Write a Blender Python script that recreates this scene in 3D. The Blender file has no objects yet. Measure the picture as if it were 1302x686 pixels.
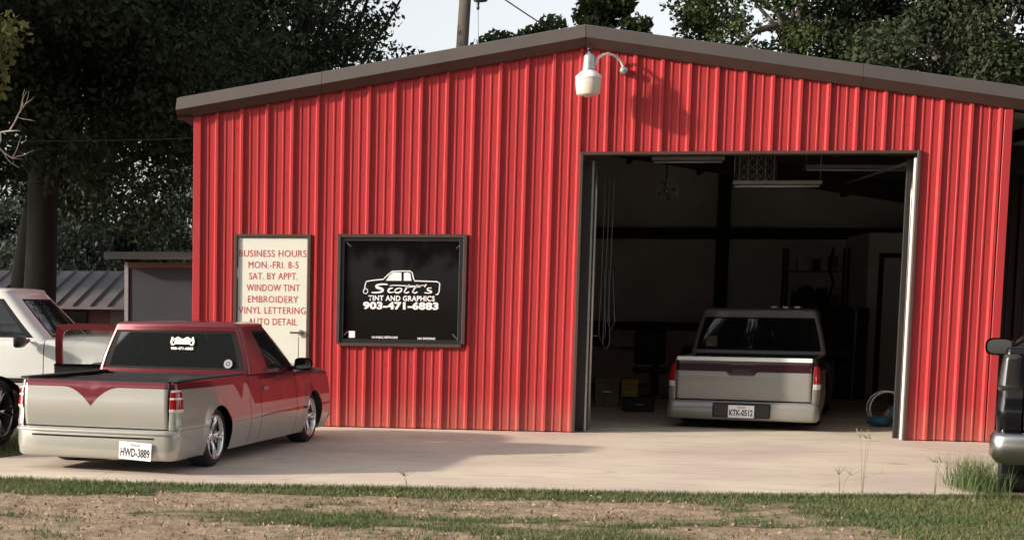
import bpy, math, random
import numpy as np
from mathutils import Vector, Matrix, noise
random.seed(7); rng = np.random.default_rng(11)
S = bpy.context.scene; COL = S.collection
PI = math.pi
def R(d): return math.radians(d)

# ------------------------------------------------------------------ camera
cam = bpy.data.cameras.new("camera"); camo = bpy.data.objects.new("camera", cam); COL.objects.link(camo); S.camera = camo
FPX, CX, CY, PITCH, ROLL, YAW = 2000.0, 299.78, 587.58, -0.10208, 0.01048, -0.16762
fwd = Vector((math.sin(YAW)*math.cos(PITCH), math.cos(YAW)*math.cos(PITCH), math.sin(PITCH)))
rt = Vector((math.cos(YAW), -math.sin(YAW), 0)); up = rt.cross(fwd)
r2 = rt*math.cos(ROLL)+up*math.sin(ROLL); u2 = -rt*math.sin(ROLL)+up*math.cos(ROLL)
M3 = Matrix((r2, u2, -fwd)).transposed()
camo.matrix_world = Matrix.Translation((3.75148, -18.93232, 1.49932)) @ M3.to_4x4()
cam.sensor_width = 36; cam.lens = FPX/1302*36
cam.shift_x = (651-CX)/1302; cam.shift_y = (CY-343)/1302
cam.clip_start = 0.1; cam.clip_end = 3000

# ------------------------------------------------------------------ light
SUN_AZ = R(-112)      # direction TO the sun, measured clockwise from +Y (view direction)
SUN_EL = R(19)
to_sun = Vector((math.sin(SUN_AZ)*math.cos(SUN_EL), math.cos(SUN_AZ)*math.cos(SUN_EL), math.sin(SUN_EL)))
W = bpy.data.worlds.new("World"); S.world = W; W.use_nodes = True
nt = W.node_tree; nt.nodes.clear()
sky = nt.nodes.new('ShaderNodeTexSky'); sky.sky_type = 'NISHITA'; sky.sun_disc = False
sky.sun_elevation = SUN_EL; sky.sun_rotation = SUN_AZ; sky.air_density = 1.0; sky.dust_density = 2.0; sky.ozone_density = 1.0
hsv = nt.nodes.new('ShaderNodeHueSaturation'); hsv.inputs['Saturation'].default_value = 0.22
bg = nt.nodes.new('ShaderNodeBackground'); bg.inputs['Strength'].default_value = 0.13
wo = nt.nodes.new('ShaderNodeOutputWorld')
nt.links.new(sky.outputs[0], hsv.inputs['Color']); nt.links.new(hsv.outputs[0], bg.inputs['Color']); nt.links.new(bg.outputs[0], wo.inputs[0])
sl = bpy.data.lights.new("sun", 'SUN'); sl.energy = 3.2; sl.angle = R(1.8); sl.color = (1.0, 0.88, 0.72)
so = bpy.data.objects.new("sun", sl); COL.objects.link(so)
so.rotation_euler = (-to_sun).to_track_quat('-Z', 'Y').to_euler(); so.location = to_sun*60
S.view_settings.view_transform = 'Standard'; S.view_settings.look = 'None'; S.view_settings.gamma = 1
S.view_settings.use_curve_mapping = False; S.view_settings.exposure = 0.95
S.cycles.max_bounces = 12; S.cycles.diffuse_bounces = 7

# ------------------------------------------------------------------ helpers
MATS = {}
def mat(name, col, rough=0.6, metal=0.0, var=0.0, vscale=5.0, bump=0.0, bscale=40.0, coat=0.0, spec=0.5, col2=None, stretch=(1,1,1), trans=0.0, alpha=1.0, streak=0.0):
    m = bpy.data.materials.new(name); m.use_nodes = True; MATS[name] = m
    n = m.node_tree.nodes; l = m.node_tree.links; b = n['Principled BSDF']
    b.inputs['Base Color'].default_value = (*col, 1); b.inputs['Roughness'].default_value = rough
    b.inputs['Metallic'].default_value = metal; b.inputs['Coat Weight'].default_value = coat
    b.inputs['Specular IOR Level'].default_value = spec; b.inputs['Coat Roughness'].default_value = 0.08
    if trans: b.inputs['Transmission Weight'].default_value = trans
    if alpha < 1: b.inputs['Alpha'].default_value = alpha
    if var or bump or col2:
        tc = n.new('ShaderNodeTexCoord'); mp = n.new('ShaderNodeMapping'); mp.inputs['Scale'].default_value = stretch
        l.new(tc.outputs['Object'], mp.inputs[0])
    if var or col2:
        nz = n.new('ShaderNodeTexNoise'); nz.inputs['Scale'].default_value = vscale; nz.inputs['Detail'].default_value = 6; nz.inputs['Roughness'].default_value = 0.62
        l.new(mp.outputs[0], nz.inputs['Vector'])
        cr = n.new('ShaderNodeValToRGB'); cr.color_ramp.elements[0].position = .3; cr.color_ramp.elements[1].position = .7
        c2 = col2 or tuple(max(0, c*(1-var)) for c in col); c1 = col if col2 else tuple(min(1, c*(1+var)) for c in col)
        cr.color_ramp.elements[0].color = (*c2, 1); cr.color_ramp.elements[1].color = (*c1, 1)
        l.new(nz.outputs['Fac'], cr.inputs[0]); l.new(cr.outputs[0], b.inputs['Base Color'])
    if bump:
        nb = n.new('ShaderNodeTexNoise'); nb.inputs['Scale'].default_value = bscale; nb.inputs['Detail'].default_value = 4
        l.new(mp.outputs[0], nb.inputs['Vector']); bn = n.new('ShaderNodeBump'); bn.inputs['Strength'].default_value = bump; bn.inputs['Distance'].default_value = 0.01
        l.new(nb.outputs['Fac'], bn.inputs['Height']); l.new(bn.outputs[0], b.inputs['Normal'])
    return m
mat('red_steel', (0.39, 0.034, 0.038), 0.40, var=.10, vscale=1.3, stretch=(1.5,1,.25), bump=.05, bscale=3, spec=.4)
def dusty(m,zmax,col,amt):
    n=m.node_tree.nodes; l=m.node_tree.links; b=n['Principled BSDF']; src=b.inputs['Base Color'].links[0].from_socket
    tc=n.new('ShaderNodeTexCoord'); sp=n.new('ShaderNodeSeparateXYZ'); l.new(tc.outputs['Object'],sp.inputs[0])
    mr=n.new('ShaderNodeMapRange'); mr.inputs[1].default_value=0; mr.inputs[2].default_value=zmax; mr.inputs[3].default_value=amt; mr.inputs[4].default_value=0; mr.interpolation_type='SMOOTHSTEP'; l.new(sp.outputs[2],mr.inputs[0])
    mp=n.new('ShaderNodeMapping'); mp.inputs['Scale'].default_value=(7,7,1.2); z=n.new('ShaderNodeTexNoise'); z.inputs['Scale'].default_value=2; z.inputs['Detail'].default_value=8; z.inputs['Roughness'].default_value=.7; l.new(tc.outputs['Object'],mp.inputs[0]); l.new(mp.outputs[0],z.inputs[0])
    mu=n.new('ShaderNodeMath'); mu.operation='MULTIPLY'; l.new(mr.outputs[0],mu.inputs[0]); l.new(z.outputs[0],mu.inputs[1])
    ad=n.new('ShaderNodeMapRange'); ad.inputs[1].default_value=.52; ad.inputs[2].default_value=.8; ad.inputs[4].default_value=.22; l.new(z.outputs[0],ad.inputs[0])
    mm=n.new('ShaderNodeMath'); mm.operation='ADD'; l.new(mu.outputs[0],mm.inputs[0]); l.new(ad.outputs[0],mm.inputs[1])
    mx=n.new('ShaderNodeMix'); mx.data_type='RGBA'; l.new(mm.outputs[0],mx.inputs[0]); l.new(src,mx.inputs[6]); mx.inputs[7].default_value=(*col,1); l.new(mx.outputs[2],b.inputs['Base Color'])
dusty(MATS['red_steel'],.5,(.40,.16,.12),.75)
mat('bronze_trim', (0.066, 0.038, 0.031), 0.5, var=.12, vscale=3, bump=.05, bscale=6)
mat('bronze_sky_lit', (0.075, 0.062, 0.055), 0.45, var=.1, vscale=3)  # trim bronze lightened: sky reflection painted into the upper faces
mat('concrete_in', (0.60, 0.52, 0.41), 0.75, var=.2, vscale=2)
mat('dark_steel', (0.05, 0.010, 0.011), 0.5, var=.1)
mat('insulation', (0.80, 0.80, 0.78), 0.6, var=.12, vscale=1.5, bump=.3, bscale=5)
mat('iron', (0.022, 0.017, 0.016), 0.6)
mat('door_white', (0.68, 0.68, 0.60), 0.5, var=.03, vscale=2)
mat('white_metal', (0.75, 0.75, 0.73), 0.35)
mat('galv', (0.42, 0.42, 0.41), 0.4, metal=.7, var=.12, vscale=12)
mat('letter_red', (0.50, 0.055, 0.06), 0.5, var=.18, vscale=14)
mat('letter_white', (0.82, 0.80, 0.80), 0.5)
mat('letter_dark', (0.03, 0.03, 0.04), 0.5)
mat('glass_black', (0.005, 0.004, 0.004), 0.04, spec=.32)
mat('glass_tint', (0.012, 0.013, 0.014), 0.03, spec=.6)
mat('rubber', (0.007, 0.007, 0.007), 0.7, spec=.2)
mat('tyre', (0.014, 0.016, 0.017), 0.75, bump=.1, bscale=60)
mat('black_plastic', (0.016, 0.016, 0.018), 0.4)
mat('black_liner', (0.012, 0.012, 0.013), 0.65, bump=.2, bscale=30)
mat('bed_vinyl', (0.014, 0.014, 0.015), 0.42, bump=.15, bscale=8)
mat('chrome', (0.80, 0.80, 0.80), 0.12, metal=1.0, var=.04, vscale=3)
mat('chrome_dull', (0.40, 0.40, 0.39), 0.28, metal=1.0)
mat('silver_paint', (0.43, 0.425, 0.39), 0.28, metal=.5, coat=.6, var=.03, vscale=2, bump=.03, bscale=4)
mat('maroon_paint', (0.135, 0.012, 0.020), 0.28, metal=.35, coat=.8, var=.06, vscale=2, bump=.03, bscale=4)
mat('dark_maroon', (0.032, 0.006, 0.010), 0.32, metal=.3, coat=.6)
mat('grey_silver', (0.24, 0.235, 0.225), 0.36, metal=.3, coat=.5, var=.03, vscale=2)
mat('black_paint', (0.004, 0.004, 0.005), 0.16, coat=.25, spec=.25)
mat('white_paint', (0.56, 0.56, 0.54), 0.35, coat=.5, bump=.03, bscale=3)
mat('tail_red', (0.30, 0.010, 0.012), 0.12, coat=.8)
mat('tail_clear', (0.75, 0.70, 0.66), 0.10, coat=.8)
mat('smoke_lens', (0.02, 0.018, 0.018), 0.06, coat=.5, spec=.4)
mat('bark', (0.020, 0.017, 0.013), 0.9, var=.35, vscale=9, bump=.8, bscale=14, stretch=(1,1,.3))
mat('dead_wood', (0.34, 0.31, 0.28), 0.85, var=.2, vscale=8)
mat('pole_wood', (0.085, 0.07, 0.06), 0.85, var=.3, vscale=6, stretch=(6,6,.4), bump=.5, bscale=14)
mat('shed_grey', (0.028, 0.033, 0.042), 0.8, var=.12, vscale=1.5)
mat('shed_roof', (0.03, 0.03, 0.028), 0.8, var=.2, vscale=3)
mat('tin_roof', (0.16, 0.13, 0.135), 0.5, metal=.2, var=.25, vscale=1.2)
mat('tin_rib', (0.05, 0.04, 0.042), 0.6)
mat('brick_dull', (0.10, 0.035, 0.03), 0.85, var=.2, vscale=5)
mat('board_tan', (0.12, 0.09, 0.07), 0.8)
mat('shoe_blue', (0.03, 0.13, 0.20), 0.6); mat('orange', (0.50, 0.12, 0.03), 0.6); mat('clutter_dark', (0.03, 0.028, 0.026), 0.7, var=.4, vscale=6)
mat('clutter_tan', (0.22, 0.18, 0.12), 0.8, var=.4, vscale=6); mat('yellow', (0.42, 0.32, 0.05), 0.6)
mat('lamp_lens', (0.60, 0.53, 0.46), 0.35, var=.08, vscale=9, bump=.25, bscale=26)
mat('tube_glass', (0.62, 0.65, 0.68), 0.25)
mat('mirror', (0.30, 0.31, 0.32), 0.05, metal=1.0)
mat('clear_glass', (0.35, 0.42, 0.38), 0.03, alpha=.42, spec=.7)
mat('wire_mid', (0.09,0.09,0.09), .5)
mat('wire', (0.05, 0.05, 0.05), 0.6)
mat('wire_light', (0.36, 0.38, 0.42), 0.5)
def leafmat(name, c1, c2, tl=.25):
    m = bpy.data.materials.new(name); m.use_nodes = True; MATS[name] = m
    n = m.node_tree.nodes; l = m.node_tree.links; b = n['Principled BSDF']; b.inputs['Roughness'].default_value = .65; b.inputs['Specular IOR Level'].default_value = .15
    at = n.new('ShaderNodeAttribute'); at.attribute_name = 'tone'
    mx = n.new('ShaderNodeMix'); mx.data_type = 'RGBA'; mx.inputs[6].default_value = (*c1, 1); mx.inputs[7].default_value = (*c2, 1)
    l.new(at.outputs['Fac'], mx.inputs[0]); l.new(mx.outputs[2], b.inputs['Base Color'])
    tr = n.new('ShaderNodeBsdfTranslucent'); l.new(mx.outputs[2], tr.inputs[0]); ms = n.new('ShaderNodeMixShader'); ms.inputs[0].default_value = tl
    l.new(b.outputs[0], ms.inputs[1]); l.new(tr.outputs[0], ms.inputs[2]); l.new(ms.outputs[0], n['Material Output'].inputs[0])
leafmat('leaf_dark', (0.026, 0.038, 0.020), (0.056, 0.070, 0.034))
leafmat('leaf_mid', (0.04, 0.062, 0.022), (0.09, 0.115, 0.04))
leafmat('leaf_far', (0.045, 0.058, 0.046), (0.07, 0.085, 0.066))  # distance haze is put into this greyer, paler leaf colour
leafmat('grass_blade', (0.075, 0.125, 0.045), (0.24, 0.225, 0.11), .3)
leafmat('leaf_sun_painted', (0.10, 0.13, 0.045), (0.19, 0.21, 0.08), .4)  # brighter, yellower leaves: sunlight is painted into the colour

def tag(o, label=None, cat=None, group=None, kind=None):
    if label: o['label'] = label
    if cat: o['category'] = cat
    if group: o['group'] = group
    if kind: o['kind'] = kind
    return o
def empty(name, loc=(0,0,0), rz=0.0):
    o = bpy.data.objects.new(name, None); COL.objects.link(o); o.location = loc; o.rotation_euler = (0,0,rz); o.empty_display_size = .2
    return o
class MB:
    def __init__(s): s.v=[]; s.f=[]; s.m=[]; s.sm=[]
    def add(s, vs, fs, mi=0, smooth=False):
        b=len(s.v); s.v += [tuple(v) for v in vs]
        for i,f in enumerate(fs):
            s.f.append(tuple(b+k for k in f)); s.m.append(mi[i] if isinstance(mi,(list,tuple)) else mi); s.sm.append(smooth)
        return s
    def box(s, x0,x1,y0,y1,z0,z1, mi=0, bev=0.0):
        if bev<=0:
            vs=[(x,y,z) for x in (x0,x1) for y in (y0,y1) for z in (z0,z1)]
            return s.add(vs,[(0,1,3,2),(4,6,7,5),(0,4,5,1),(2,3,7,6),(0,2,6,4),(1,5,7,3)],mi)
        b=min(bev,(x1-x0)/2.01,(y1-y0)/2.01,(z1-z0)/2.01); vs=[]
        # chamfered box: 24 verts
        import itertools
        idx={}
        for X,Y,Z in itertools.product((0,1),repeat=3):
            px=(x0,x1)[X]; py=(y0,y1)[Y]; pz=(z0,z1)[Z]; dx=b if X==0 else -b; dy=b if Y==0 else -b; dz=b if Z==0 else -b
            idx[(X,Y,Z,'x')]=len(vs); vs.append((px,py+dy,pz+dz))
            idx[(X,Y,Z,'y')]=len(vs); vs.append((px+dx,py,pz+dz))
            idx[(X,Y,Z,'z')]=len(vs); vs.append((px+dx,py+dy,pz))
        fs=[]
        I=idx
        for a in (0,1):
            q=[I[(a,0,0,'x')],I[(a,0,1,'x')],I[(a,1,1,'x')],I[(a,1,0,'x')]]; fs.append(tuple(q if a==0 else q[::-1]))
            q=[I[(0,a,0,'y')],I[(1,a,0,'y')],I[(1,a,1,'y')],I[(0,a,1,'y')]]; fs.append(tuple(q if a==0 else q[::-1]))
            q=[I[(0,0,a,'z')],I[(0,1,a,'z')],I[(1,1,a,'z')],I[(1,0,a,'z')]]; fs.append(tuple(q if a==0 else q[::-1]))
        for a in (0,1):
            for c in (0,1):
                fs.append((I[(a,c,0,'x')],I[(a,c,0,'y')],I[(a,c,1,'y')],I[(a,c,1,'x')]))
                fs.append((I[(a,0,c,'x')],I[(a,0,c,'z')],I[(a,1,c,'z')],I[(a,1,c,'x')]))
                fs.append((I[(0,a,c,'y')],I[(0,a,c,'z')],I[(1,a,c,'z')],I[(1,a,c,'y')]))
        for k in itertools.product((0,1),repeat=3): fs.append((I[(*k,'x')],I[(*k,'y')],I[(*k,'z')]))
        return s.add(vs,fs,mi)
    def grid(s, P, mi=0, hole=None, smooth=True, matf=None, closed_v=False):
        n=len(P); m=len(P[0]); b=len(s.v)
        for row in P: s.v += [tuple(p) for p in row]
        for i in range(n-1):
            for j in range(m if closed_v else m-1):
                j2=(j+1)%m
                if hole and hole(i,j): continue
                s.f.append((b+i*m+j,b+i*m+j2,b+(i+1)*m+j2,b+(i+1)*m+j)); s.m.append(matf(i,j) if matf else mi); s.sm.append(smooth)
        return s
    def tube(s, pts, rad, n=8, mi=0, cap=True, smooth=True):
        pts=[Vector(p) for p in pts]; rs = rad if isinstance(rad,(list,tuple)) else [rad]*len(pts)
        rows=[]; pu=None
        for i,p in enumerate(pts):
            d=(pts[min(i+1,len(pts)-1)]-pts[max(i-1,0)]); d = d.normalized() if d.length>1e-9 else Vector((0,0,1))
            if pu is None: pu = d.orthogonal().normalized()
            u=(pu-d*pu.dot(d)); u = u.normalized() if u.length>1e-6 else d.orthogonal().normalized(); pu=u; w=d.cross(u)
            rows.append([p+(u*math.cos(2*PI*k/n)+w*math.sin(2*PI*k/n))*rs[i] for k in range(n)])
        b=len(s.v); s.grid(rows,mi,closed_v=True,smooth=smooth)
        if cap:
            s.f.append(tuple(b+k for k in range(n))[::-1]); s.m.append(mi); s.sm.append(False)
            e=b+(len(pts)-1)*n; s.f.append(tuple(e+k for k in range(n))); s.m.append(mi); s.sm.append(False)
        return s
    def lathe(s, prof, n=32, axis='z', mi=0, o=(0,0,0), smooth=True, matf=None):
        rows=[]
        for r,h in prof:
            row=[]
            for k in range(n):
                a=2*PI*k/n; c,d=r*math.cos(a),r*math.sin(a)
                p={'z':(c,d,h),'x':(h,c,d),'y':(c,h,d)}[axis]; row.append((p[0]+o[0],p[1]+o[1],p[2]+o[2]))
            rows.append(row)
        return s.grid(rows,mi,closed_v=True,smooth=smooth,matf=matf)
    def poly(s, pts, y0, y1, mi=0):   # polygon in XZ extruded along y
        n=len(pts); vs=[(p[0],y0,p[1]) for p in pts]+[(p[0],y1,p[1]) for p in pts]
        fs=[tuple(range(n)),tuple(range(2*n-1,n-1,-1))]+[(i,(i+1)%n+0,(i+1)%n+n,i+n)[::-1] for i in range(n)]
        return s.add(vs,fs,mi)
    def build(s, name, mats, parent=None, fix=True):
        me=bpy.data.meshes.new(name); me.from_pydata(s.v,[],s.f)
        if not isinstance(mats,(list,tuple)): mats=[mats]
        for m in mats: me.materials.append(MATS[m])
        if s.f:
            me.polygons.foreach_set('material_index',s.m); me.polygons.foreach_set('use_smooth',s.sm)
        me.update()
        if fix:
            import bmesh
            bm=bmesh.new(); bm.from_mesh(me); bmesh.ops.remove_doubles(bm,verts=bm.verts,dist=2e-5); bmesh.ops.recalc_face_normals(bm,faces=bm.faces); bm.to_mesh(me); bm.free()
        o=bpy.data.objects.new(name,me); COL.objects.link(o)
        if parent: o.parent=parent
        return o
def strip(pts, w, y):     # ribbon polyline in XZ plane at depth y, widths w
    out=MB(); n=len(pts); ws=w if isinstance(w,(list,tuple)) else [w]*n; L=[];Rr=[]
    for i,p in enumerate(pts):
        a=pts[max(i-1,0)]; b=pts[min(i+1,n-1)]; dx,dz=b[0]-a[0],b[1]-a[1]; l=math.hypot(dx,dz) or 1
        nx,nz=-dz/l,dx/l; L.append((p[0]+nx*ws[i]/2,y,p[1]+nz*ws[i]/2)); Rr.append((p[0]-nx*ws[i]/2,y,p[1]-nz*ws[i]/2))
    out.grid([L,Rr],smooth=False); return out
def text_obj(name, s, cx, cz, y, width, height, m, parent, bold=0.0, shear=0.0, spacing=1.0, facing=None):
    cu=bpy.data.curves.new(name,'FONT'); cu.body=s; cu.size=1; cu.offset=bold; cu.shear=shear; cu.space_character=spacing; cu.resolution_u=3; cu.extrude=0
    to=bpy.data.objects.new(name,cu); COL.objects.link(to); bpy.context.view_layer.update()
    dg=bpy.context.evaluated_depsgraph_get(); me=bpy.data.meshes.new_from_object(to.evaluated_get(dg)); bpy.data.objects.remove(to)
    co=np.zeros(len(me.vertices)*3); me.vertices.foreach_get('co',co); co=co.reshape(-1,3)
    mn,mx=co.min(0),co.max(0); ctr=(mn+mx)/2; sx=width/(mx[0]-mn[0]); sy=(height/(mx[1]-mn[1]))
    nc=np.zeros_like(co); nc[:,0]=(co[:,0]-ctr[0])*sx+cx; nc[:,1]=y; nc[:,2]=(co[:,1]-ctr[1])*sy+cz
    me.vertices.foreach_set('co',nc.ravel()); me.materials.clear(); me.materials.append(MATS[m]); me.update()
    o=bpy.data.objects.new(name,me); COL.objects.link(o)
    if parent: o.parent=parent
    return o
def smooth01(t): t=max(0,min(1,t)); return t*t*(3-2*t)

# ------------------------------------------------------------------ ground
FT=.3048
SLAB=[(-3.2,-6.55),(-.55,-6.12),(1.33,-6.20),(2.88,-5.98),(5.42,-5.80),(7.34,-5.42),(8.6,-5.15),(9.25,-4.9),(9.32,0.0),(-.15,0.0),(-.35,-3.0),(-.80,-4.3),(-1.05,-5.0),(-3.2,-5.6)]
def in_poly(x,y,P=SLAB):
    c=False; n=len(P)
    for i in range(n):
        x1,y1=P[i]; x2,y2=P[(i+1)%n]
        if (y1>y)!=(y2>y) and x<(x2-x1)*(y-y1)/(y2-y1)+x1: c=not c
    return c
def bare(x,y):   # 0 = grass, 1 = bare dirt
    n1=noise.noise(Vector((x*.55+3.1,y*1.3+1.7,0.3))); n2=noise.noise(Vector((x*1.9,y*4.2,5.1)))*.5; n3=noise.noise(Vector((x*7,y*12,2.1)))*.35
    v=n1*1.1+n2*1.5+n3*1.8-.12
    ys=-6.0+.10*(x-4) if x>1 else -6.5+.25*(x-1)*0
    d=ys-y                                   # distance in front of the slab edge
    v += 1.0*smooth01((d-.28)/.25)*(1-smooth01((d-1.25)/.5))*(1-smooth01((x-5.7)/.6))
    v += .9*smooth01((d-1.9)/.5)*(1-smooth01((x-3.4)/.8))
    v -= 1.1*math.exp(-((x-2.2)/1.0)**2-((d-1.55)/.42)**2)
    v -= .9*math.exp(-((x+.2)/.8)**2-((d-.35)/.35)**2)
    v -= 1.0*(1-smooth01((d-.08)/.35))
    v -= .8*smooth01((x-6.1)/.9)
    if y>-4.5: v=n1*.6+.1
    return smooth01(v*1.3+.5)
g=MB(); xs=list(np.arange(-7,13,.08)); ys=list(np.arange(-13,-4.6,.06))
rows=[[(x,y,-.035+.018*noise.noise(Vector((x*1.3,y*1.7,0)))+.012*noise.noise(Vector((x*5,y*7,3)))*(1+bare(x,y))) for x in xs] for y in ys]
g.grid(rows)
gr=g.build('lawn_soil','bark',fix=False); tag(gr,kind='structure')
me=gr.data; at=me.attributes.new('bare','FLOAT','POINT'); at.data.foreach_set('value',[bare(v.co.x,v.co.y) for v in me.vertices])
m=bpy.data.materials.new('soil'); m.use_nodes=True; MATS['soil']=m; n=m.node_tree.nodes; l=m.node_tree.links; b=n['Principled BSDF']; b.inputs['Roughness'].default_value=.95
a=n.new('ShaderNodeAttribute'); a.attribute_name='bare'; tc=n.new('ShaderNodeTexCoord')
nz=n.new('ShaderNodeTexNoise'); nz.inputs['Scale'].default_value=9; nz.inputs['Detail'].default_value=8; nz.inputs['Roughness'].default_value=.7; l.new(tc.outputs['Object'],nz.inputs[0])
cr=n.new('ShaderNodeValToRGB'); cr.color_ramp.elements[0].position=.3; cr.color_ramp.elements[0].color=(.17,.115,.075,1); cr.color_ramp.elements[1].position=.72; cr.color_ramp.elements[1].color=(.42,.315,.215,1)
mx=n.new('ShaderNodeMix'); mx.data_type='RGBA'; mx.inputs[6].default_value=(.085,.085,.035,1); l.new(nz.outputs[0],cr.inputs[0]); l.new(cr.outputs[0],mx.inputs[7]); l.new(a.outputs['Fac'],mx.inputs[0]); l.new(mx.outputs[2],b.inputs['Base Color'])
bn=n.new('ShaderNodeBump'); bn.inputs['Strength'].default_value=.9; bn.inputs['Distance'].default_value=.03; l.new(nz.outputs[0],bn.inputs['Height']); l.new(bn.outputs[0],b.inputs['Normal'])
me.materials[0]=m
mat('far_ground',(.09,.085,.045),.95,var=.4,vscale=.8,bump=.5,bscale=3)
g=MB(); g.grid([[(x,y,-.075) for x in (-700,-60,-7,13,60,700)] for y in (-700,-60,-13,30,120,900)],smooth=False); tag(g.build('ground','far_ground',fix=False),kind='structure')
g=MB(); g.add([(-20,-4.6,-.05),(-.05,-4.6,-.05),(-.05,14,-.05),(-20,14,-.05)],[(0,1,2,3)]); tag(g.build('side_lawn','far_ground',fix=False),kind='structure')
# driveway slab
m=mat('driveway_concrete',(.53,.47,.40),.72,spec=.3); n=m.node_tree.nodes; l=m.node_tree.links; b=n['Principled BSDF']
tc=n.new('ShaderNodeTexCoord')
def nzn(scale,detail=6,rough=.6,st=(1,1,1)):
    mp=n.new('ShaderNodeMapping'); mp.inputs['Scale'].default_value=st; z=n.new('ShaderNodeTexNoise'); z.inputs['Scale'].default_value=scale; z.inputs['Detail'].default_value=detail; z.inputs['Roughness'].default_value=rough
    l.new(tc.outputs['Object'],mp.inputs[0]); l.new(mp.outputs[0],z.inputs[0]); return z
z1=nzn(.55,4,.5); c1=n.new('ShaderNodeValToRGB'); c1.color_ramp.elements[0].position=.38; c1.color_ramp.elements[0].color=(.56,.46,.40,1); c1.color_ramp.elements[1].position=.62; c1.color_ramp.elements[1].color=(.68,.59,.48,1); l.new(z1.outputs[0],c1.inputs[0])
z2=nzn(3.2,8,.7,(.5,1.6,1)); c2=n.new('ShaderNodeValToRGB'); c2.color_ramp.elements[0].position=.30; c2.color_ramp.elements[0].color=(.80,.77,.73,1); c2.color_ramp.elements[1].position=.5; c2.color_ramp.elements[1].color=(1,1,1,1); l.new(z2.outputs[0],c2.inputs[0])
z3=nzn(70,3,.6); c3=n.new('ShaderNodeValToRGB'); c3.color_ramp.elements[0].position=.3; c3.color_ramp.elements[0].color=(.88,.88,.87,1); c3.color_ramp.elements[1].position=.6; l.new(z3.outputs[0],c3.inputs[0])
m1=n.new('ShaderNodeMix'); m1.data_type='RGBA'; m1.blend_type='MULTIPLY'; m1.inputs[0].default_value=1; l.new(c1.outputs[0],m1.inputs[6]); l.new(c2.outputs[0],m1.inputs[7])
m2=n.new('ShaderNodeMix'); m2.data_type='RGBA'; m2.blend_type='MULTIPLY'; m2.inputs[0].default_value=1; l.new(m1.outputs[2],m2.inputs[6]); l.new(c3.outputs[0],m2.inputs[7]); z4=nzn(1.1,5,.65,(.35,2.2,1)); c4=n.new('ShaderNodeValToRGB'); c4.color_ramp.elements[0].position=.60; c4.color_ramp.elements[0].color=(1,1,1,1); c4.color_ramp.elements[1].position=.72; c4.color_ramp.elements[1].color=(.70,.64,.60,1); l.new(z4.outputs[0],c4.inputs[0])
z5=nzn(2.6,2,.4); c5=n.new('ShaderNodeValToRGB'); c5.color_ramp.elements[0].position=.70; c5.color_ramp.elements[0].color=(1,1,1,1); c5.color_ramp.elements[1].position=.76; c5.color_ramp.elements[1].color=(.62,.57,.53,1); l.new(z5.outputs[0],c5.inputs[0])
m3=n.new('ShaderNodeMix'); m3.data_type='RGBA'; m3.blend_type='MULTIPLY'; m3.inputs[0].default_value=.8; l.new(m2.outputs[2],m3.inputs[6]); l.new(c4.outputs[0],m3.inputs[7])
m4=n.new('ShaderNodeMix'); m4.data_type='RGBA'; m4.blend_type='MULTIPLY'; m4.inputs[0].default_value=.7; l.new(m3.outputs[2],m4.inputs[6]); l.new(c5.outputs[0],m4.inputs[7]); l.new(m4.outputs[2],b.inputs['Base Color'])
bn=n.new('ShaderNodeBump'); bn.inputs['Strength'].default_value=.25; bn.inputs['Distance'].default_value=.005; l.new(z3.outputs[0],bn.inputs['Height']); l.new(bn.outputs[0],b.inputs['Normal'])
g=MB(); P=SLAB; nn=len(P)
g.add([(x,y,0) for x,y in P]+[(x,y,-.12) for x,y in P],[tuple(range(nn))]+[(i,i+nn,(i+1)%nn+nn,(i+1)%nn) for i in range(nn)])
drv=g.build('driveway','driveway_concrete'); tag(drv,kind='structure')
mat('joint',(.44,.37,.31),.9)
g=MB()
for (xa,ya,xb,yb) in [(8.30,-.05,8.15,-5.25),(.62,-.05,.35,-6.14)]:
    for k in range(24):
        t0,t1=k/24,(k+1)/24; w=.004
        g.add([(xa+(xb-xa)*t0-w,ya+(yb-ya)*t0,.003),(xa+(xb-xa)*t0+w,ya+(yb-ya)*t0,.003),(xa+(xb-xa)*t1+w,ya+(yb-ya)*t1,.003),(xa+(xb-xa)*t1-w,ya+(yb-ya)*t1,.003)],[(0,1,2,3)])
o=g.build('control_joint','joint',drv,fix=False)
mat('crack',(.24,.20,.17),.9)
rgc=np.random.default_rng(4)
for (xa,ya,xb,yb) in [(3.1,-.3,3.9,-3.4),(6.2,-5.6,7.3,-3.6),(1.9,-5.9,2.6,-4.5)]:
    pts=[]; 
    for k in range(22): t=k/21; pts.append((xa+(xb-xa)*t+rgc.normal()*.035,ya+(yb-ya)*t+rgc.normal()*.02))
    s_=strip(pts,[.0015+.003*abs(rgc.normal()) for _ in pts],0); q=MB(); q.add([(v[0],v[2],.0025) for v in s_.v],s_.f); q.build('crack','crack',drv,fix=False)

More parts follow.
